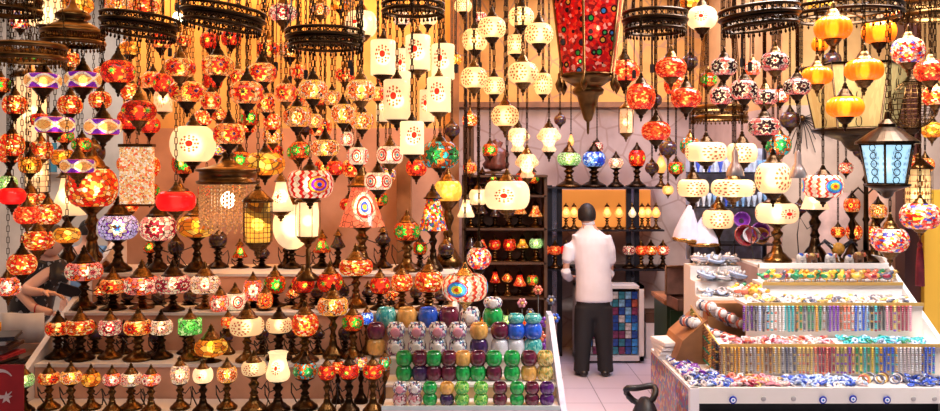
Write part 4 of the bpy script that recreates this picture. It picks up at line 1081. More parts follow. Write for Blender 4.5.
# necklaces
NC = {'white': (.85, .82, .8), 'pearl': (.75, .62, .6), 'slate': (.12, .13, .2), 'purple': (.22, .05, .45), 'turquoise': (.05, .5, .55), 'coral': (.85, .2, .12), 'wine': (.35, .02, .06), 'amber': (.8, .4, .05), 'olive': (.25, .28, .06),
      'green': (.02, .28, .12), 'royal blue': (.04, .12, .65), 'ice blue': (.5, .65, .95), 'silver': (.5, .48, .5), 'brown': (.25, .1, .04), 'gold': (.75, .5, .15), 'pink': (.85, .35, .45), 'black': (.02, .02, .03), 'yellow': (.9, .65, .08)}
NM = {k: solid('bead_'+k.replace(' ', '_'), v, .22, coat=.4, noise=.35, nscale=60) for k, v in NC.items()}
def strand_mesh(L, r, m1, m2, n):
    bm = bmesh.new(); h = L/n
    for i in range(n):
        ball_bm(bm, (0, 0, -h*(i+.5)), 1, 7, 5, (r, r, h*.52))
    me = bpy.data.meshes.new('strand'); bm.to_mesh(me); bm.free(); me.materials.append(m1); me.materials.append(m2)
    nf = len(me.polygons)//n
    for i, p_ in enumerate(me.polygons): p_.use_smooth = True; p_.material_index = 1 if (i//nf) % 4 == 3 else 0
    return me
SM = {}
def necklace(x, y, z, L, r, a, b_, lb, grp):
    k = (a, b_, round(L, 3), round(r, 4))
    if k not in SM: SM[k] = strand_mesh(L, r, NM[a], NM[b_], 12)
    o = link('bead_necklace', SM[k]); o.location = (x, y, z); o.rotation_euler = (0, R.uniform(-.02, .02), R.uniform(0, 3)); tag(o, lb, 'necklace', grp)
def run(row, spec, y, z, L, step):
    for x0, x1, cs in spec:
        x = x0
        while x < x1:
            a, b_ = R.choice(cs), R.choice(cs)
            nm = a if a == b_ else '%s and %s' % (a, b_)
            where = {'lower': 'lower rail of the stand', 'upper': 'upper rail of the stand', 'side': 'rack at the side of the stand'}[row]
            necklace(X(x, y), y, z, L*R.uniform(.93, 1), step*.38*y/F, a, b_, '%s bead necklace hanging from the %s' % (nm, where), '%s necklaces on the %s' % (nm, where)); x += step
run('lower', [(720, 735, ['brown', 'gold']), (735, 775, ['brown', 'gold', 'amber', 'silver']), (775, 800, ['silver', 'gold', 'slate']), (800, 830, ['wine', 'coral', 'gold']), (830, 857, ['wine', 'purple', 'olive', 'gold']), (857, 877, ['turquoise', 'green', 'gold', 'yellow']),
              (877, 897, ['royal blue', 'brown', 'turquoise', 'amber']), (897, 922, ['white', 'pearl']), (922, 936, ['royal blue', 'turquoise', 'brown'])], 5.42, .938, .175, 3.9)
run('upper', [(744, 752, ['slate', 'purple']), (752, 768, ['slate', 'ice blue', 'black']), (768, 785, ['white', 'coral', 'turquoise']), (785, 797, ['brown', 'turquoise', 'black']), (797, 830, ['brown', 'green', 'amber', 'silver', 'slate']), (830, 841, ['purple']), (841, 856, ['pearl', 'coral', 'brown']), (856, 868, ['ice blue', 'royal blue']),
              (868, 887, ['black', 'amber', 'turquoise', 'wine']), (887, 914, ['wine', 'pink', 'gold', 'purple'])], 5.66, 1.163, .175, 3.9)
# side rack of necklaces facing the aisle
for k in range(16):
    f = k/15; y = 5.46+.62*f; a = R.choice(['brown', 'amber', 'black', 'olive', 'gold']); b_ = R.choice(['brown', 'amber', 'black', 'green'])
    nm = a if a == b_ else '%s and %s' % (a, b_)
    necklace(1.585+.0*f, y, .955+.12*f, .19+.1*f, .013, a, b_, '%s bead necklace on the aisle side of the stand' % nm, '%s necklaces on the aisle side' % nm)
tube('side_rail', [(1.585-xl, .26, .955), (1.585-xl, .95, 1.09)], .006, gold, js)
# bracelet rolls
for k, (px, py, cl) in enumerate(((690, 322, 'white'), (699, 328, 'pearl'), (709, 333, 'ice blue'), (718, 336, 'turquoise'), (728, 339, 'coral'), (706, 306, 'pearl'), (716, 312, 'amber'), (726, 317, 'white'), (734, 322, 'silver'))):
    Y = 5.85 if k < 5 else 6.0; c = P(px, py, Y)
    t = empty('bracelet_roll', c, .5); t.rotation_euler = (0, .35, .5)
    reg(t, '%s padded roll of bead bracelets at the aisle corner, %s' % (cl, ('first of the front line', 'second of the front line', 'third of the front line', 'fourth of the front line', 'last of the front line', 'topmost behind', 'upper one behind', 'middle one behind', 'lowest behind')[k]), 'bracelet roll', 0, 0, 'bracelet rolls at the aisle corner')
    link('roll', mesh_of(lathe_bm(bmesh.new(), [(.0, -.08), (.026, -.08), (.028, -.07), (.028, .07), (.026, .08), (0, .08)], 16, Matrix.Rotation(PI/2, 4, 'X')), 'roll'), white_paint, t)
    for j in range(5):
        y_ = -.06+.03*j; link('bracelet', mesh_of(tube_bm(bmesh.new(), [(.032*math.cos(2*PI*i/14), y_, .032*math.sin(2*PI*i/14)) for i in range(14)], .008, 5, True), 'br'), NM[R.choice(['white', cl, 'coral', 'slate'])], t)
t = empty('roll_rest', (1.50, 5.75, .75)); reg(t, 'sloping wooden rest under the bracelet rolls', 'stand', 0, 0)
bm = bmesh.new(); prism_bm(bm, [(-.12, 0), (.10, 0), (.10, .30), (-.06, .16)], 0, .42); bmesh.ops.recalc_face_normals(bm, faces=bm.faces); link('wedge', mesh_of(bm, 'wedge', False), wood2, t)
# boxes stacked at the aisle corner
for k in range(4):
    o = box('jewellery_box', (-.10, -.13, 0), (.10, .13, .028), white_paint, None, .004); o.location = (1.42, 6.02, .75+.03*k); o.rotation_euler = (0, 0, .1*k-.1)
    tag(o, 'white flat jewellery box at the aisle corner, %s in its stack' % ('lowest', 'second lowest', 'third lowest', 'topmost')[k], 'box', 'stacked jewellery boxes')
# charms on the table and steps
TOR = [(.45, -.25), (.9, -.25), (1.05, 0), (.9, .25), (.45, .25), (.35, 0)]
CH = {'blue eye': (EYE, eyeb), 'white': (TOR, NM['white']), 'royal blue': (TOR, NM['royal blue']), 'ice blue': (TOR, NM['ice blue']), 'coral': (TOR, NM['coral']), 'turquoise': (TOR, NM['turquoise']), 'pink': (TOR, NM['pink']), 'pearl': (TOR, NM['pearl']), 'gold': (TOR, NM['gold']), 'purple': (TOR, NM['purple']), 'green': (TOR, NM['green']), 'slate': (TOR, NM['slate']), 'wine': (TOR, NM['wine'])}
def charms(n, xa, xb, ya, yb, z, cs, where, r=.017, pile=1, xf=None):
    m = int(math.sqrt(n*(xb-xa)/max(.01, yb-ya)))+1; q = max(1, math.ceil(n/m)); c = 0
    for i in range(m):
        for j in range(q):
            if c >= n: return
            k = R.choice(cs); pr, mt = CH[k]; c += 1
            x = xa+(i+.5+R.uniform(-.35, .35))*(xb-xa)/m; y = ya+(j+.5+R.uniform(-.35, .35))*(yb-ya)/q
            if xf and x > xf(y): continue
            o = link('charm', lathe_mesh('charm_'+('e' if pr is EYE else 't'), pr, mt, 12, cap=pr is EYE)); rr = r*R.uniform(.8, 1.25); o.scale = (rr,)*3
            o.location = (x, y, z+rr*.45+R.choice((0, 0, .012))*pile); o.rotation_euler = (R.uniform(.1, .9), R.uniform(-.5, .5), R.uniform(0, 6))
            tag(o, '%s glass charm lying %s' % (k, where), 'charm', '%s charms %s' % (k, where))
charms(330, xl+.03, 1.60, 5.17, 6.0, .75, ['blue eye', 'white', 'royal blue', 'ice blue', 'white', 'purple', 'slate', 'pearl'], 'on the aisle end of the jewellery table', .022, xf=lambda y: 1.62-.12*(y > 5.5))
charms(40, 1.60, 1.74, 5.17, 5.38, .75, ['pink', 'coral', 'white', 'wine'], 'in the pink patch of the table front', .02)
charms(40, 1.74, 1.95, 5.17, 5.38, .75, ['coral', 'gold', 'pearl', 'pink'], 'below the brown necklaces', .02)
charms(100, 1.95, 2.42, 5.17, 5.38, .75, ['ice blue', 'white', 'royal blue', 'ice blue'], 'below the wine necklaces', .02)
charms(56, 2.68, 3.0, 5.17, 5.38, .75, ['royal blue', 'blue eye', 'slate'], 'in the dark blue patch by the side panel', .02)
charms(110, 1.66, 2.42, 5.48, 5.63, .945, ['coral', 'pink', 'white', 'pearl', 'wine'], 'on the ledge of pink and coral pieces', .019)
charms(90, 2.42, 3.0, 5.48, 5.63, .945, ['turquoise', 'ice blue', 'turquoise', 'green'], 'on the ledge of turquoise pieces', .019)
charms(140, 1.9, 3.0, 5.72, 5.92, 1.17, ['white', 'pearl', 'slate', 'gold'], 'on the ledge of silver and pearl pieces', .021)
TORB = [(.72, -.16), (.95, -.14), (1, 0), (.95, .14), (.72, .16), (.68, 0)]
for k in range(9):
    a = R.choice(['gold', 'brown', 'slate', 'coral', 'pearl']); o = link('bangle', lathe_mesh('bangle', TORB, NM[a], 24, cap=False)); o.scale = (.034,)*3; o.location = (2.43+.032*k, 5.25+.03*(k % 3), .775); o.rotation_euler = (.9, R.uniform(-.3, .3), R.uniform(-.5, .5))
    tag(o, '%s bangle lying between the pale blue and dark blue charms' % a, 'bangle', '%s bangles on the table front' % a)
CHS = sorted([o for o in COL.objects if o.name.startswith('charm')], key=lambda o: -o.scale[0]/o.location.y)
bm = bmesh.new(); hm = []; heap = bpy.data.meshes.new('heap')
for o in CHS[290:]:
    m_ = o.data.materials[0]
    if m_ is eyeb: m_ = NM['royal blue']
    if m_ not in hm: hm.append(m_)
    n0 = len(bm.faces); M_ = Matrix.Translation(o.location) @ o.rotation_euler.to_matrix().to_4x4() @ Matrix.Diagonal((*o.scale, 1))
    me_ = o.data.copy(); me_.transform(M_); bm.from_mesh(me_); bm.faces.ensure_lookup_table()
    for f_ in bm.faces[n0:]: f_.material_index = hm.index(m_)
    bpy.data.objects.remove(o); bpy.data.meshes.remove(me_)
bm.to_mesh(heap); bm.free(); [heap.materials.append(m_) for m_ in hm]; [setattr(p_, 'use_smooth', True) for p_ in heap.polygons]
tag(link('small_charms', heap), 'heaps of small glass charms covering the ledges of the jewellery stand', 'charms', None, 'stuff')
# figurines: birds on the fourth step
def bird(x, y, z, a, b_, s=1.0, where=''):
    t = empty('bird_figurine', (x, y, z), R.uniform(-1, 1)); tag(t, '%s and %s bird figurine %s' % (a, b_, where), 'figurine', '%s and %s bird figurines %s' % (a, b_, where)); t.scale = (s,)*3
    k = ('bird', a)
    if k not in _cache:
        bm = bmesh.new(); ball_bm(bm, (0, 0, .034), .022, 10, 8, (1.35, 1, 1)); ball_bm(bm, (.024, 0, .058), .013, 8, 6); tube_bm(bm, [(.0, 0, .04), (.015, 0, .05), (.022, 0, .056)], [.016, .012, .009], 8)
        tube_bm(bm, [(-.02, 0, .036), (-.048, 0, .046), (-.056, 0, .05)], [.012, .009, .005], 6); _cache[k] = mesh_of(bm, 'bird'); _cache[k].materials.append(NM[a])
    link('body', _cache[k], None, t)
    k = ('birdw', b_)
    if k not in _cache:
        bm = bmesh.new(); ball_bm(bm, (-.004, .018, .036), .016, 8, 5, (1.4, .4, .8)); ball_bm(bm, (-.004, -.018, .036), .016, 8, 5, (1.4, .4, .8)); _cache[k] = mesh_of(bm, 'wing'); _cache[k].materials.append(NM[b_])
    link('wings', _cache[k], None, t)
    if ('beak') not in _cache:
        bm = bmesh.new(); tube_bm(bm, [(.034, 0, .058), (.046, 0, .056)], [.004, .0008], 6); tube_bm(bm, [(.004, .006, .016), (.004, .006, 0)], .002, 4); tube_bm(bm, [(.004, -.006, .016), (.004, -.006, 0)], .002, 4); _cache['beak'] = mesh_of(bm, 'beak'); _cache['beak'].materials.append(NM['amber'])
    link('beak', _cache['beak'], None, t)
for k in range(26): bird(2.09+.036*k, 6.02+.05*(k % 3)/2, 1.27, R.choice(['amber', 'coral', 'yellow', 'gold', 'pearl', 'slate', 'green']), R.choice(['coral', 'green', 'yellow', 'wine', 'white']), 1.25, 'on the step under the white edge')
for k in range(10): bird(1.88+.05*(k % 5), 5.98+.07*(k//5), 1.17+.0, R.choice(['green', 'coral', 'amber', 'white', 'yellow']), R.choice(['coral', 'amber', 'green']), 1.3, 'at the aisle end of the bird step')
zb = 1.385
elem = {'white': NM['white'], 'brown': NM['brown'], 'black': NM['black']}
def elephant(px, k, lb, s=1.0):
    t = empty('elephant_figurine', (X(px, 6.28), 6.28, 1.37), .2); t.scale = (s,)*3; tag(t, lb, 'figurine', 'elephant figurines on the stand top')
    bm = bmesh.new(); ball_bm(bm, (0, 0, .05), .03, 10, 8, (1.3, .85, .9)); ball_bm(bm, (.042, 0, .062), .018, 8, 6); tube_bm(bm, [(.055, 0, .06), (.07, 0, .045), (.072, 0, .025), (.08, 0, .018)], [.008, .006, .005, .003], 6)
    for a in (-1, 1):
        for b_ in (-1, 1): tube_bm(bm, [(.022*a, .014*b_, .045), (.024*a, .015*b_, 0)], [.011, .010], 7)
    link('body', mesh_of(bm, 'ele'), elem[k], t); bm = bmesh.new()
    for b_ in (-1, 1): ball_bm(bm, (.036, .02*b_, .062), .016, 8, 6, (.3, .6, 1))
    link('ears', mesh_of(bm, 'ears'), NM['coral'], t); bm = bmesh.new(); ball_bm(bm, (-.002, 0, .062), .024, 8, 5, (1.0, 1.05, .8)); link('saddle_cloth', mesh_of(bm, 'sad'), NM['royal blue' if k != 'brown' else 'gold'], t)
elephant(801, 'white', 'white elephant figurine with a blue saddle, nearest the milky table lamp'); elephant(812, 'brown', 'brown elephant figurine with a gold saddle beside the white one'); elephant(830, 'white', 'white elephant figurine in the middle of the stand top')
elephant(849, 'white', 'small white elephant figurine next to the tall bronze lamp post', .85); elephant(858, 'brown', 'brown elephant figurine at the foot of the tall bronze lamp post', 1.1)
t = empty('turtle_trinket_box', (X(838, 6.38), 6.38, 1.37)); reg(t, 'round amber trinket box with dark wings behind the elephant figurines', 'trinket box', 0, 0)
bm = bmesh.new(); ball_bm(bm, (0, 0, .10), .05, 14, 10); link('ball', mesh_of(bm, 'ball'), NM['amber'], t); bm = bmesh.new(); [tube_bm(bm, [(a*.04, 0, .11), (a*.10, 0, .16), (a*.15, 0, .12)], [.02, .016, .004], 7) for a in (-1, 1)]; link('wings', mesh_of(bm, 'w'), NM['black'], t); link('foot', lathe_mesh('tf', [(.05, 0), (.05, .02), (.02, .04), (.03, .06)], bronze, 14), None, t)
# lamps standing on the stand
table_lamp(777, 213, 42, 20, 6.35, 1.37, 'wp', 'on top of the jewellery stand', 'lozenge', bs=.62)
table_lamp(718, 219, 31, 18, 6.85, 1.02, 'cr', 'at the aisle side of the stand', 'lozenge', bs=.5)
table_lamp(815, 198, 28, 22, 6.45, 1.37, 'wh', 'on top of the jewellery stand', 'cone', bs=.9)
table_lamp(852, 205, 16, 14, 6.5, 1.37, 'ro', 'on top of the jewellery stand', 'globe', cord=False)
table_lamp(873, 233, 16, 14, 6.5, 1.37, 'om', 'on top of the jewellery stand', 'globe', cord=False)
table_lamp(878, 211, 17, 14, 6.55, 1.37, 'cf', 'on top of the jewellery stand', 'globe', cord=False)
table_lamp(854, 232, 16, 14, 6.6, 1.37, 'om', 'on top of the jewellery stand', 'globe', cord=False)
struct(box('trim_6', (1.75, 6.77, 0), (2.1, 6.97, 1.02), wood))
# trays of silver ware behind the aisle corner
for k, (px, py) in enumerate(((716, 262), (734, 268), (752, 258), (724, 280), (744, 282), (765, 268))):
    Y = 6.45; o = empty('silver_dish', P(px, py, Y)); tag(o, 'silver dish %s' % ('nearest the suitcase', 'second from the suitcase, upper row', 'below the amber bowl', 'lower row, under the first dish', 'lower row, behind the birds', 'next to the stand top corner'), 'dish', 'silver dishes behind the birds') if False else None
    tag(o, ('silver dish on the highest corner shelf, nearest the open suitcase', 'silver dish in the middle of the highest corner shelf', 'silver dish on the highest corner shelf, nearest the stand top', 'silver dish on the middle corner shelf, nearest the open suitcase', 'silver dish in the middle of the middle corner shelf', 'silver dish on the middle corner shelf, touching the white top edge')[k], 'dish', 'silver dishes behind the birds')
    o.location = (1.78+.12*(k % 3), 6.60 if k < 3 else 6.44, 1.345 if k < 3 else 1.245)
    o.rotation_euler = (.3, 0, R.uniform(0, 3)); link('bowl', lathe_mesh('sdish', BOWL, NM['ice blue'] if k % 2 else solid('silver', (.8, .82, .9), .15, .7), 24, cap=False), None, o).scale = (.075, .075, .04)
    for j in range(4):
        q = link('knob', lathe_mesh('sknob', [(0, 0), (.012, .006), (.008, .02), (.014, .03), (0, .045)], NM['white'], 10), None, o); q.location = (.04*math.cos(j*1.57), .04*math.sin(j*1.57), .03)
CT = [(6.28, 6.42, 1.12), (6.42, 6.56, 1.22), (6.56, 6.76, 1.32)]
for y0, y1, z in CT: loc_box('corner_shelf', (1.70, y0, .75), (2.09, y1, z), white_paint, js)
for k in range(60):
    y0, y1, z_ = CT[k % 3]; px, py, Y = 0, 0, 0; a = R.choice(['white', 'white', 'ice blue', 'pearl', 'slate'])
    o = link('bead_bundle', mesh_of(tube_bm(bmesh.new(), [(.034*math.cos(2*PI*i/16), .024*math.sin(2*PI*i/16), .010*math.sin(4*PI*i/16)) for i in range(16)], .0075, 6, True), 'bb'), NM[a]); o.location = (R.uniform(1.74, 2.05), R.uniform(y0+.03, y1-.03), z_+.012+.016*(k//3 % 3)); o.rotation_euler = (R.uniform(.1, .4), 0, R.uniform(0, 3))
    tag(o, '%s coil of beads heaped between the suitcase and the bird figurines' % a, 'bead coil', '%s bead coils by the suitcase' % a)
struct(box('trim_7', (1.72, 6.15, .75), (2.08, 6.28, 1.10), wood2))
# wire ornament on the right wall
t = empty('wire_ornament', P(802, 118, 7.37)); reg(t, 'black wire sunburst ornament with thin drooping rods on the pale wall', 'ornament', 0, 0); bm = bmesh.new()
for k in range(13):
    a = -2.2+k*.2; L_ = .22+.05*(k % 3); tube_bm(bm, [(0, 0, 0), (L_*.5*math.cos(a), -.01, L_*.5*math.sin(a)+.02), (L_*math.cos(a), 0, L_*math.sin(a))], .004, 4)
link('rods', mesh_of(bm, 'rods'), black, t); bm = bmesh.new(); ball_bm(bm, (0, 0, 0), .03, 8, 6); link('boss', mesh_of(bm, 'boss'), bronze, t)
# chrome cone shades
for px, py, Y, lb in ((735, 158, 4.9, 'small chrome cone shade hanging between the cream oval lamps'), (798, 160, 4.9, 'small chrome cone shade hanging left of the rainbow lamp')):
    s = Y/F; t = empty('cone_shade', P(px, py+18, Y)); reg(t, lb, 'lampshade', 0, 0); link('shade', lathe_mesh('cs%d' % px, [(9*s, 0), (8.6*s, 4*s), (6*s, 10*s), (3.5*s, 14*s), (3*s, 24*s), (1*s, 28*s)], solid('brushed_steel', (.45, .38, .36), .3, .9), 20, cap=False), None, t); chain(t, 0, 0, 27*s, CEIL-t.location.z)
# hanging cloth right
t = box('hanging_cloth', (0, 0, 0), (.36, .03, .6), solid('pink_white_cloth', (.8, .55, .5), .8, noise=.45, nscale=5)); t.location = P(812, 262, 7.365); tag(t, 'pink and white cloth hanging behind the figurines', 'cloth')

# ------------------------------------------------------------------ coloured glass candle holders
cs = empty('candle_holder_stand', (-.52, 5.0, 0)); reg(cs, 'white stepped stand crowded with coloured glass candle holders', 'display stand', 0, 0)
TC = [(5.0, 5.24, .66), (5.24, 5.5, .745), (5.5, 5.72, .85), (5.72, 5.81, 1.0)]
for i, (y0, y1, z) in enumerate(TC):
    xe = (.53, .55, .50, .25)[i]
    loc_box('shelf', (-.52, y0, z-.015), (xe, y1, z), white_paint, cs); loc_box('riser', (-.52, y0+.01, TC[i-1][2] if i else 0), (xe, y0+.02, z-.015), white_paint if i != 1 else solid('tan_riser', (.6, .4, .22), .5), cs)
loc_box('glass_edge', (-.52, 4.99, .66), (.53, 5.0, .685), solid('pale_glass', (.6, .72, .72), .08), cs)
side_panel(cs, .535, .57, [(4.97, 0), (6.0, 0), (6.0, 1.07), (5.8, 1.07), (4.97, .64)], solid('pale_blue_panel', (.55, .62, .85), .25, noise=.3, nscale=15))
JAR = [(.62, 0), (.80, .06), (.95, .25), (1.0, .5), (.95, .75), (.80, .93), (.72, .97), (.74, 1.0), (.66, 1.0), (.60, .9), (.80, .5), (.55, .12)]
def jmat(name, cols, sc=34):
    m = speck('jar_'+name, cols, 5.5, .12); return m
JM = {'green': solid('jar_green', (.02, .50, .10), .08, coat=.8, noise=.6, nscale=2.5), 'maroon': solid('jar_maroon', (.16, .015, .05), .08, coat=.8, noise=.5, nscale=2.5), 'amber': solid('jar_amber', (.9, .48, .12), .1, coat=.8, noise=.4, nscale=2.5),
      'blue': solid('jar_blue', (.03, .14, .85), .1, coat=.8, noise=.5, nscale=2.5), 'teal': jmat('teal', [(.05, .4, .4), (.15, .55, .5), (.03, .3, .33), (.3, .65, .6)]), 'white mosaic': jmat('white', [(.85, .85, .85), (.75, .75, .8), (.3, .1, .25), (.85, .82, .8), (.1, .25, .4), (.8, .8, .8), (.05, .05, .05)]),
      'deep purple': solid('jar_purple', (.06, .02, .12), .08, coat=.8, noise=.5, nscale=2.5), 'clear white': solid('jar_clear', (.75, .75, .85), .1, coat=.8, noise=.25, nscale=30), 'gold mosaic': jmat('gold', [(.7, .45, .1), (.8, .65, .25), (.4, .3, .08), (.75, .5, .2), (.2, .35, .1)]),
      'pink striped': jmat('pinks', [(.7, .25, .3), (.75, .7, .7), (.2, .02, .05), (.8, .5, .55)]), 'lime': jmat('lime', [(.25, .65, .1), (.1, .5, .1), (.5, .75, .2), (.03, .35, .05)]), 'dark amethyst': solid('jar_am', (.12, .02, .22), .08, coat=.8, noise=.6, nscale=2.5)}
HOLD = []
def holder(px, yb, W, H, Y, mk, where, zb=None):
    x = X(px, Y); s = Y/F; z = zb
    t = empty('candle_holder', (x, Y, z)); body = link('cup', lathe_mesh('jar', JAR, JM[mk], 20, cap=True), None, t); body.scale = (W/2*s, W/2*s, H*s)
    if mk == 'white mosaic':
        o = link('rosette', lathe_mesh('rosette', [(0, -.1), (.8, -.1), (1, 0), (.6, .08), (0, .12)], NM['pink'] if R.random() < .4 else NM['white'], 14), None, t); o.rotation_euler = (PI/2, 0, 0); o.location = (0, -W/2*s*1.0, H*s*.5); o.scale = (W*.26*s,)*3
    HOLD.append((t, mk, where, px)); return z+H*s
for px, mk in ((400, 'pink striped'), (415, 'pink striped'), (430, 'green'), (447, 'deep purple'), (462, 'lime'), (481, 'lime'), (500, 'maroon'), (517, 'green'), (532, 'maroon'), (547, 'dark amethyst')):
    z = holder(px, 0, 15, 11, 5.11, mk, 'on the lowest ledge, bottom of its pair', .66)
    holder(px, 0, 15, 11, 5.11, {'lime': 'lime', 'pink striped': 'white mosaic', 'maroon': 'maroon', 'green': 'green', 'deep purple': 'amber', 'dark amethyst': 'dark amethyst'}[mk], 'on the lowest ledge, top of its pair', z+.001)
for px, a, b_ in ((404, 'green', 'green'), (420, 'deep purple', 'maroon'), (434, 'maroon', 'green'), (449, 'maroon', 'maroon'), (463, 'green', 'amber'), (478, 'green', 'maroon'), (494, 'maroon', 'green'), (512, 'green', 'green'), (529, 'amber', 'maroon'), (545, 'gold mosaic', 'gold mosaic')):
    z = holder(px, 0, 17, 14.5, 5.36, a, 'on the second ledge, bottom of its pair', .745); holder(px, 0, 17, 14, 5.36, b_, 'on the second ledge, top of its pair', z+.001)
for px, a, b_ in ((376, 'amber', 'maroon'), (396, 'white mosaic', 'white mosaic'), (417, 'white mosaic', 'white mosaic'), (438, 'white mosaic', 'white mosaic'), (458, 'white mosaic', 'white mosaic'), (479, 'deep purple', 'amber'), (500, 'clear white', 'maroon'), (516, 'clear white', 'blue'), (533, 'teal', 'blue')):
    if px == 376: px = 391-15
    z = holder(px, 0, 19, 15.5, 5.62, a, 'on the third ledge, bottom of its pair', .85); holder(px, 0, 19, 15.5, 5.62, b_, 'on the third ledge, top of its pair', z+.001)
    if px > 510: holder(px, 0, 17, 9, 5.62, 'teal', 'on the third ledge, capping its stack', z+.001+15.5*5.62/F)
for px, a in ((386, 'teal'), (407, 'amber'), (428, 'blue'), (449, 'maroon'), (470, 'white mosaic'), (493, 'green')):
    z = holder(px, 0, 21, 19, 5.785, a, 'on the top ledge', 1.0)
    if a == 'green': holder(px, 0, 19, 10, 5.785, 'white mosaic', 'on the top ledge, above the green one', z)

# ------------------------------------------------------------------ clutter on the dark end of that stand: flowers of glass, baskets
for k, (px, py, r_, a) in enumerate(((522, 303, 5, 'pink'), (537, 318, 5, 'turquoise'), (546, 322, 6, 'purple'), (551, 300, 5, 'slate'), (538, 290, 5, 'coral'), (528, 330, 5, 'pink'), (548, 345, 7, 'purple'), (540, 336, 6, 'coral'), (555, 318, 5, 'royal blue'), (530, 312, 4, 'slate'))):
    Y = 6.3; t = empty('glass_flower', P(px, py, Y)); tag(t, '%s glass flower ornament on a wire stem, %s' % (a, ('topmost by the niche', 'middle left', 'beside the steel post', 'high beside the steel post', 'highest of all', 'low over the jars', 'lowest, big and round', 'just above the big round one', 'nearest the man', 'under the topmost pink one')[k]), 'ornament', 'glass flowers beside the jars')
    bm = bmesh.new()
    for j in range(6): ball_bm(bm, (.028*math.cos(j*PI/3), -.005, .028*math.sin(j*PI/3)), .017, 7, 5, (1, .5, 1))
    link('petals', mesh_of(bm, 'petals'), NM[a], t).scale = (r_/6,)*3; bm = bmesh.new(); ball_bm(bm, (0, -.012, 0), .012, 8, 6); link('heart', mesh_of(bm, 'heart'), NM['gold'], t)
    tube('stem', [(0, 0, -.01), (.01, .02, -t.location.z*.5), (0, .03, -t.location.z+.02)], .004, black, t)
t = empty('flower_tub', (X(540, 6.33), 6.33, 0)); reg(t, 'dark round tub holding the wire-stemmed glass flowers', 'tub', 0, 0); link('body', lathe_mesh('ftub', [(.10, 0), (.15, .02), (.16, .5), (.17, .52), (.15, .52), (.14, .3)], darkbronze, 24), None, t)

# ------------------------------------------------------------------ people
skinm = solid('skin', (.62, .33, .22), .5); skin2 = solid('skin_light', (.78, .47, .36), .5); hairm = solid('dark_hair', (.012, .009, .008), .55, noise=.3, nscale=60)
shirt = solid('white_shirt', (.80, .78, .84), .7, noise=.12, nscale=5, bump=.25); trous = solid('black_trousers', (.010, .010, .013), .7, noise=.3, nscale=5, bump=.2); shoem = solid('black_shoes', (.012, .010, .010), .3)
def head(parent, c, r, skinmat, yaw=0, hair=True, name='head'):
    """closed head with face parts; faces +y when yaw=0"""
    M = Matrix.Translation(c) @ Matrix.Rotation(yaw, 4, 'Z')
    bm = bmesh.new(); bmesh.ops.create_uvsphere(bm, u_segments=20, v_segments=14, radius=1)
    for v in bm.verts:
        v.co = Vector((v.co.x*r*.86, v.co.y*r*1.02, v.co.z*r*1.28))
        if v.co.z < 0: v.co.x *= 1+v.co.z/r*.22; v.co.y *= 1+v.co.z/r*.12
    for s_ in (-1, 1): ball_bm(bm, (s_*r*.87, -.01, 0), r*.22, 8, 6, (.4, .7, 1.25))
    ball_bm(bm, (0, r*1.02, -r*.15), r*.16, 8, 6, (.8, 1, 1.4)); bm.transform(M); h = link(name, mesh_of(bm, name), skinmat, parent)
    for s_ in (-1, 1):
        bm = bmesh.new(); ball_bm(bm, (s_*r*.32, r*.9, r*.08), r*.12, 8, 6); bm.transform(M); link('eye', mesh_of(bm, 'eye'), black, parent)
    bm = bmesh.new(); ball_bm(bm, (0, r*.88, -r*.62), r*.2, 8, 5, (1.3, .5, .35)); bm.transform(M); link('mouth', mesh_of(bm, 'mouth'), solid('lips', (.5, .15, .13), .5), parent)
    if hair:
        bm = bmesh.new(); bmesh.ops.create_uvsphere(bm, u_segments=22, v_segments=16, radius=1)
        for v in bm.verts:
            co = Vector((v.co.x*r*.97, v.co.y*r*1.10, v.co.z*r*1.30))
            if co.y > r*.25: co.z = max(co.z, r*.62)
            elif co.z < -r*.62: co.z = -r*.62+(co.z+r*.62)*.1; co.x *= .8; co.y *= .85
            v.co = co
        bm.transform(M); link('hair', mesh_of(bm, 'hair'), hairm, parent)
    return h
def hand(parent, wrist, d, up, mat, side=1, curl=.35, s=1.0, name='hand'):
    """five-fingered hand pointing along d, palm normal opposite to up"""
    d = Vector(d).normalized(); up = Vector(up); up = (up-d*up.dot(d)).normalized(); sd = d.cross(up)*side; wv = Vector(wrist)
    vs = [wv, wv+d*.045*s, wv+d*.085*s]; es = [(0, 1), (1, 2)]; rad = [(.024*s, .018*s), (.036*s, .017*s), (.036*s, .014*s)]
    for i, (off, L) in enumerate(((-.030, .068), (-.010, .078), (.010, .073), (.028, .056))):
        b0 = wv+d*.088*s+sd*off*s; k = len(vs); pts = [b0]
        ang = curl*.5; q = b0
        for seg_ in (.45, .32, .23):
            q = q+(d*math.cos(ang)-up*math.sin(ang)+sd*off*1.2)*L*seg_*s; pts.append(q); ang += curl
        vs += pts; es += [(2, k)]+[(k+j, k+j+1) for j in range(3)]; rad += [.0095*s, .0088*s, .0078*s, .0062*s]
    k = len(vs); t0 = wv+d*.03*s-sd*.030*s; vs += [t0, t0+(d*.6-sd*.7-up*.3)*.032*s, t0+(d*.9-sd*.75-up*.5)*.058*s]; es += [(0, k), (k, k+1), (k+1, k+2)]; rad += [.013*s, .0105*s, .008*s]
    return skin(name, vs, es, rad, mat, parent, 1)
YM = 8.5; Mx = X(592, YM)
t = empty('person', (Mx, YM, 0)); tag(t, 'man seen from behind in a white shirt and black trousers, standing before the steel shelves', 'person')
def J(px, py, dy=0): v = P(px, py, YM); return v-Vector((Mx, YM, 0))+Vector((0, dy, 0))
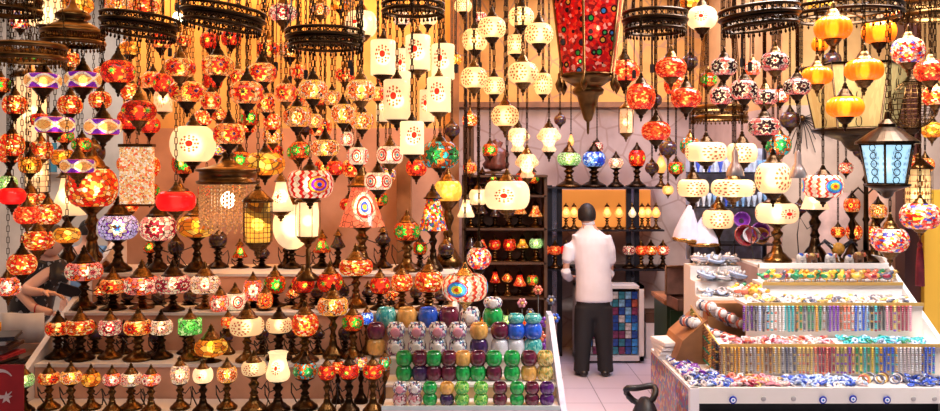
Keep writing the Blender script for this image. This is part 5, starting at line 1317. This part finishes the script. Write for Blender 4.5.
# one continuous body under the clothes
vs = [J(592, 300), J(592, 272), J(591, 243), J(590, 230), J(588, 222), J(586.5, 214), J(577, 241), J(567, 258), J(566, 273, .04), J(573, 281, .22), J(604, 241), J(611, 262, .03), J(612, 280, .16), J(604, 286, .3), J(584, 302), J(583, 336), J(582, 368), J(600, 302), J(604, 336), J(606, 368), J(578, 372, .10), J(609, 372, .10)]
es = [(0, 1), (1, 2), (2, 3), (3, 4), (4, 5), (3, 6), (6, 7), (7, 8), (8, 9), (3, 10), (10, 11), (11, 12), (12, 13), (0, 14), (14, 15), (15, 16), (0, 17), (17, 18), (18, 19), (16, 20), (19, 21)]
rd = [(.12, .09), (.11, .07), (.11, .07), (.06, .05), .052, .05, .036, .036, .036, .03, .036, .036, .036, .03, .085, .06, .042, .085, .06, .042, .035, .035]
skin('body', vs, es, rd, skinm, t)
hand(t, J(573, 281, .22), (.5, .8, .1), (0, 0, 1), skinm, 1); hand(t, J(604, 286, .3), (-.5, .8, .1), (0, 0, 1), skinm, -1)
head(t, J(587, 215, .005), .094, skinm, .12)
bm = bmesh.new(); loft_bm(bm, [(J(*q[:2]), q[2], q[3]) for q in ((594, 301, .185, .14), (594, 299, .19, .145), (594, 288, .185, .14), (593, 272, .172, .13), (592, 256, .180, .13), (591, 243, .190, .125), (590.5, 237, .178, .11), (589.5, 232, .13, .09), (588.5, 228, .075, .07), (588, 224, .06, .062))])
for pts in (((577, 237, 0), (570, 247, 0), (567, 260, 0), (566, 271, .02), (567, 276, .08), (572, 281, .20)), ((604, 237, 0), (609, 250, 0), (611, 262, .03), (611, 274, .08), (609, 281, .16), (604, 286, .27))):
    tube_bm(bm, [J(*p_) for p_ in pts], [.075, .068, .058, .054, .048, .040], 12)
garment('shirt', bm, shirt, t)
bm = bmesh.new(); loft_bm(bm, [(J(*q[:2]), q[2], q[3]) for q in ((593, 317, .165, .11), (593, 308, .172, .13), (593.5, 296, .165, .125))])
for sx in (-1, 1):
    loft_bm(bm, [(J(593.5+sx*d_, y_), a_, b_2) for d_, y_, a_, b_2 in ((12, 371, .080, .09), (11.5, 360, .078, .088), (10.5, 340, .090, .098), (9, 322, .105, .11), (8, 306, .11, .12))])
garment('trousers', bm, trous, t)
lathe_ = mesh_of(lathe_bm(bmesh.new(), [(.06, -.012), (.066, 0), (.062, .02), (.05, .03)], 20), 'c')
o = link('collar', lathe_, shirt, t); o.location = J(588.3, 223.5)
for px in (582, 605):
    bm = bmesh.new(); ball_bm(bm, (0, .04, .03), .05, 12, 8, (1, 2.6, .8)); ball_bm(bm, (0, -.06, .035), .045, 10, 7, (1, 1, .8))
    for v in bm.verts: v.co.z = max(v.co.z, 0)
    o = link('shoe', mesh_of(bm, 'shoe'), shoem, t); o.location = (X(px, YM)-Mx, 0, 0); o.rotation_euler = (0, 0, .2 if px < 590 else -.15)

# customer in black leaning over the stand from the street side
YK = 6.5; t = empty('person', (X(34, YK), YK, 0)); tag(t, 'customer in a black floral T-shirt reaching towards the lamps at the street side', 'person')
ox = X(34, YK)
def K(px, py, Y): v = P(px, py, Y); return v-Vector((ox, YK, 0))
blk = solid('black_tshirt', (.012, .012, .014), .8, noise=.0); blk2 = speck('black_floral_tshirt', [(.012, .012, .014)]*9+[(.35, .35, .35)], 45, .8)
vs = [K(30, 325, 6.5), K(32, 295, 6.5), K(40, 262, 6.45), K(46, 252, 6.42), K(50, 246, 6.4), K(24, 262, 6.4), K(14, 285, 6.3), K(34, 308, 6.1), K(52, 313, 6.0), K(58, 266, 6.4), K(24, 290, 6.2), K(34, 292, 6.15), K(44, 292, 6.1), K(22, 380, 6.5), K(20, 430, 6.5), K(40, 380, 6.5), K(42, 430, 6.5)]
es = [(0, 1), (1, 2), (2, 3), (3, 4), (2, 5), (5, 6), (6, 7), (7, 8), (2, 9), (9, 10), (10, 11), (11, 12), (0, 13), (13, 14), (0, 15), (15, 16)]
skin('body', vs, es, [(.13, .1), (.14, .1), (.16, .1), .07, .05, .05, .045, .035, .026, .05, .042, .036, .026, .08, .05, .08, .05], skin2, t)
hand(t, K(51, 313, 6.0), (1, -.1, -.15), (0, .3, 1), skin2, 1, .3, 1.0); hand(t, K(43, 292, 6.1), (1, 0, -.15), (0, .3, 1), skin2, -1, .35, 1.05)
head(t, K(52, 240, 6.35), .095, skin2, -1.2)
vs = [K(30, 330, 6.5), K(31, 298, 6.5), K(38, 268, 6.45), K(44, 258, 6.42), K(24, 265, 6.4), K(16, 282, 6.33), K(58, 268, 6.4), K(60, 284, 6.3)]
skin('tshirt', vs, [(0, 1), (1, 2), (2, 3), (2, 4), (4, 5), (2, 6), (6, 7)], [(.22, .16), (.22, .15), (.2, .14), .085, .085, .07, .085, .07], blk2, t)
skin('trousers', [K(30, 330, 6.5), K(22, 380, 6.5), K(20, 430, 6.5), K(40, 380, 6.5), K(42, 430, 6.5)], [(0, 1), (1, 2), (0, 3), (3, 4)], [(.18, .13), .1, .08, .1, .08], trous, t)
link('bracelet', mesh_of(tube_bm(bmesh.new(), [(K(37, 309.5, 6.08)+Vector((.0, .034*math.cos(a), .034*math.sin(a)))) for a in [2*PI*i/14 for i in range(14)]], .006, 6, True), 'b'), solid('red_cord', (.4, .01, .02), .5), t)
for s_ in (-1, 1):
    bm = bmesh.new(); ball_bm(bm, (0, -.03, .03), .05, 10, 6, (1, 2.2, .7)); o = link('shoe', mesh_of(bm, 'shoe'), shoem, t); o.location = K((31, 0, 31)[1+s_]+s_*10, 430, 6.5); o.location.z = .0
o = box('wallet', (-.08, -.012, -.04), (.08, .012, .04), black, None, .004); o.location = P(70, 291, 6.05); o.rotation_euler = (0, .35, .2); tag(o, 'black wallet held in the customer\'s upper hand', 'wallet')
# passer-by in blue and one in red
def passer(px, Y, htop, mat, label, red=False):
    t = empty('person', (X(px, Y), Y, 0)); tag(t, label, 'person'); H = Z(htop, Y); k = H/1.75
    vs = [Vector(v)*k for v in ((0, 0, .95), (0, 0, 1.2), (0, 0, 1.38), (0, 0, 1.48), (0, 0, 1.6), (-.17, 0, 1.4), (-.24, .02, 1.12), (-.22, -.08, .9), (.17, 0, 1.4), (.24, .02, 1.12), (.22, -.08, .9), (-.09, 0, .85), (-.1, 0, .5), (-.1, 0, .08), (.09, 0, .85), (.1, 0, .5), (.1, 0, .08))]
    es = [(0, 1), (1, 2), (2, 3), (3, 4), (2, 5), (5, 6), (6, 7), (2, 8), (8, 9), (9, 10), (0, 11), (11, 12), (12, 13), (0, 14), (14, 15), (15, 16)]
    skin('body', vs, es, [(.14*k, .1*k), (.13*k, .1*k), (.15*k, .09*k), .055*k, .05*k]+[.045*k, .04*k, .03*k]*2+[.08*k, .06*k, .04*k]*2, skin2, t)
    head(t, Vector((0, 0, 1.62*k)), .088*k, skin2, .3)
    skin('dress', [vs[0], vs[1], vs[2], vs[5], (vs[5]+vs[6])/2, vs[8], (vs[8]+vs[9])/2, Vector((0, 0, .6*k))], [(0, 1), (1, 2), (2, 3), (3, 4), (2, 5), (5, 6), (0, 7)], [(.19*k, .14*k), (.16*k, .12*k), (.18*k, .11*k), .07*k, .06*k, .07*k, .06*k, (.22*k, .17*k)], mat, t)
    for s_ in (-1, 1):
        hand(t, vs[7] if s_ < 0 else vs[10], (0, -.1, -1), (0, 1, 0), skin2, s_, .3, k); bm = bmesh.new(); ball_bm(bm, (0, -.04, .035), .045, 10, 6, (1, 2.2, .8)); o = link('shoe', mesh_of(bm, 'shoe'), shoem, t); o.location = (s_*.1*k, 0, 0)
passer(87, 8.4, 218, solid('pale_blue_dress', (.16, .33, .62), .7, noise=.2), 'passer-by in a pale blue top standing in the street behind the lamps')
passer(112, 8.8, 226, solid('red_dress', (.5, .01, .015), .7, noise=.2), 'passer-by in a red top partly hidden behind the indigo lamp')

# ------------------------------------------------------------------ leather stall and flag at the street-side corner
t = empty('side_table', (-3.3, 5.0, 0)); reg(t, 'low table draped in red cloth at the street-side corner, under the wallets', 'table', 0, 0)
redc = solid('flag_red', (.36, .008, .014), .75, noise=.35, nscale=6)
box('top', (-.5, 0, .83), (.43, .9, .86), wood, t); [box('leg', (a, b_, 0), (a+.04, b_+.04, .83), wood, t) for a in (-.48, .37) for b_ in (.03, .8)]
box('cloth_skirt', (-.5, -.012, .2), (.44, 0, .83), redc, t)
t = empty('flag', (X(6, 4.97), 4.975, Z(365, 4.97))); reg(t, 'red flag with a white crescent and star hanging from the side table', 'flag', 0, 0)
fl = box('cloth', (-.25, 0, -.45), (.1, .008, 0), redc, t); s = 4.97/F
wht = solid('flag_white', (.62, .5, .5), .7, noise=.2)
bm = bmesh.new(); out_, inn = [], []
for i in range(25):
    a = .55+(2*PI-1.1)*i/24; out_.append((15*s*math.cos(a), 15*s*math.sin(a)))
for i in range(25):
    a = .72+(2*PI-1.44)*i/24; inn.append((3*s+11.6*s*math.cos(a), 11.6*s*math.sin(a)))
va = [bm.verts.new((x_-7*s, -.003, z_-19*s)) for x_, z_ in out_]; vb = [bm.verts.new((x_-7*s, -.003, z_-19*s)) for x_, z_ in inn]
for i in range(24): bm.faces.new((va[i], va[i+1], vb[i+1], vb[i]))
r_ = bmesh.ops.extrude_face_region(bm, geom=list(bm.faces)); bmesh.ops.translate(bm, verts=[v for v in r_['geom'] if isinstance(v, bmesh.types.BMVert)], vec=(0, .002, 0)); bmesh.ops.recalc_face_normals(bm, faces=bm.faces)
link('crescent', mesh_of(bm, 'crescent', False), wht, t)
bm = bmesh.new(); prism_bm(bm, [((6.5 if i % 2 == 0 else 2.6)*s*math.sin(PI*i/5)+0*s, (6.5 if i % 2 == 0 else 2.6)*s*math.cos(PI*i/5)-33*s) for i in range(10)], -.004, -.001); bmesh.ops.recalc_face_normals(bm, faces=bm.faces); link('star', mesh_of(bm, 'star', False), wht, t)
wl = [('black', (.015, .015, .018)), ('tan', (.35, .2, .12)), ('crimson', (.4, .03, .04)), ('grey', (.3, .3, .32)), ('dark brown', (.07, .03, .02)), ('ivory', (.6, .55, .52)), ('black-edged', (.02, .02, .03))]
for k, (nm, c) in enumerate(wl):
    t = empty('leather_wallet', (-2.99-.04*(k % 2), 5.28, .86+.027*k)); t.rotation_euler = (0, 0, .1*k-.3)
    tag(t, '%s leather wallet on the side table, %s of the pile' % (nm, ('bottom', 'second from the bottom', 'third from the bottom', 'middle', 'third from the top', 'second from the top', 'top')[k]), 'wallet', 'leather wallets piled on the side table')
    m_ = solid('leather_'+nm.replace(' ', '_').replace('-', '_'), c, .4, noise=.3, nscale=20); box('cover', (-.17, -.12, 0), (.17, .12, .011), m_, t, .003); box('flap', (-.168, -.118, .0125), (.168, .118, .024), m_, t, .003)
o = link('knitted_cap', lathe_mesh('kcap', [(.09, 0), (.1, .03), (.095, .09), (.07, .14), (.02, .17), (0, .172)], solid('orange_wool', (.8, .35, .03), .9, noise=.6, nscale=40, bump=.5), 24, rib=12, amp=.05)); o.location = (X(4, 5.9), 5.8, .86); tag(o, 'orange knitted cap on the side table behind the wallets', 'cap')
t = empty('paper_sheet', P(22, 322, 5.75)); reg(t, 'white sheet of wrapping paper leaning behind the wallets', 'paper', 0, 0)
bm = bmesh.new(); v = [bm.verts.new((-.14+.28*i/6, .02*math.sin(i*1.3), z_)) for z_ in (-.14, .06) for i in range(7)]
for i in range(6): bm.faces.new((v[i], v[i+1], v[i+8], v[i+7]))
r_ = bmesh.ops.extrude_face_region(bm, geom=list(bm.faces)); bmesh.ops.translate(bm, verts=[q for q in r_['geom'] if isinstance(q, bmesh.types.BMVert)], vec=(0, .004, 0)); link('sheet', mesh_of(bm, 'sheet'), white_paint, t)
# stroller / black bag in the aisle
t = empty('backpack', (X(650, 5.6), 5.75, 0)); reg(t, 'black backpack with a looped strap standing against the jewellery stand', 'bag', 0, 0)
bm = bmesh.new(); ball_bm(bm, (0, 0, .27), .14, 14, 10, (.75, 1.1, 1.9)); ball_bm(bm, (-.03, -.10, .2), .09, 10, 8, (.8, .7, 1.3)); [setattr(v.co, 'z', max(v.co.z, 0)) for v in bm.verts]
link('body', mesh_of(bm, 'bag'), solid('black_nylon', (.014, .014, .02), .5, noise=.4, nscale=12), t)
tube('strap', [(-.03+.10*math.cos(a), .03*math.sin(2*a), .56+.055*math.sin(a)+.02*math.cos(2*a)) for a in [2*PI*i/18 for i in range(18)]], .022, black, t, 8, True)
# pleated curtain strips of hanging cords at the left wall
# ------------------------------------------------------------------ labels of the lamps
from collections import defaultdict
ordn = ['first', 'second', 'third', 'fourth', 'fifth', 'sixth', 'seventh', 'eighth', 'ninth', 'tenth', 'eleventh', 'twelfth', 'thirteenth', 'fourteenth', 'fifteenth', 'sixteenth', 'seventeenth', 'eighteenth']
G = defaultdict(list)
for rec in ALL: G[(rec[1], rec[2], rec[3])].append(rec)
for (look, kd, cl), rs in G.items():
    rs.sort(key=lambda q: q[4])
    n = len(rs)
    for i, rec in enumerate(rs):
        o = rec[0]
        if n == 1: pre = ''
        else:
            pos = ('leftmost' if i == 0 else 'rightmost' if i == n-1 else 'middle' if n == 3 else '%s from left' % ordn[i])
            pre = pos+' '
        lb = '%s%s %s %s' % (pre, look, kd, cl)
        wds = lb.split()
        if len(wds) > 16: lb = ' '.join(wds).replace(' of the stepped stand', '').replace('in the cream lace lamp cluster beside the red lantern', 'beside the red lantern').replace('over the man-side end of the jewellery stand', 'over the jewellery stand')
        if len(lb.split()) > 16: lb = lb.replace('glass ', '').replace(' near the street-side brown ring', ' under the brown ring').replace('above the coloured glass', 'above coloured')
        o['label'] = lb; o['category'] = 'lamp'; o['group'] = 'lamps '+cl
G = defaultdict(list)
for t, mk, where, px in HOLD: G[(mk, where)].append((px, t))
for (mk, where), rs in G.items():
    rs.sort(key=lambda q: q[0]); n = len(rs)
    for i, (px, t) in enumerate(rs):
        pre = '' if n == 1 else ('leftmost ' if i == 0 else 'rightmost ' if i == n-1 else '%s from left ' % ordn[i])
        tag(t, '%s%s glass candle holder %s' % (pre, mk, where), 'candle holder', 'candle holders '+where.split(',')[0])

for o in COL.objects:
    if o.parent is None and len(str(o.get('label', '')).replace('-', ' ').split()) > 16: print('LONG', o['label'])
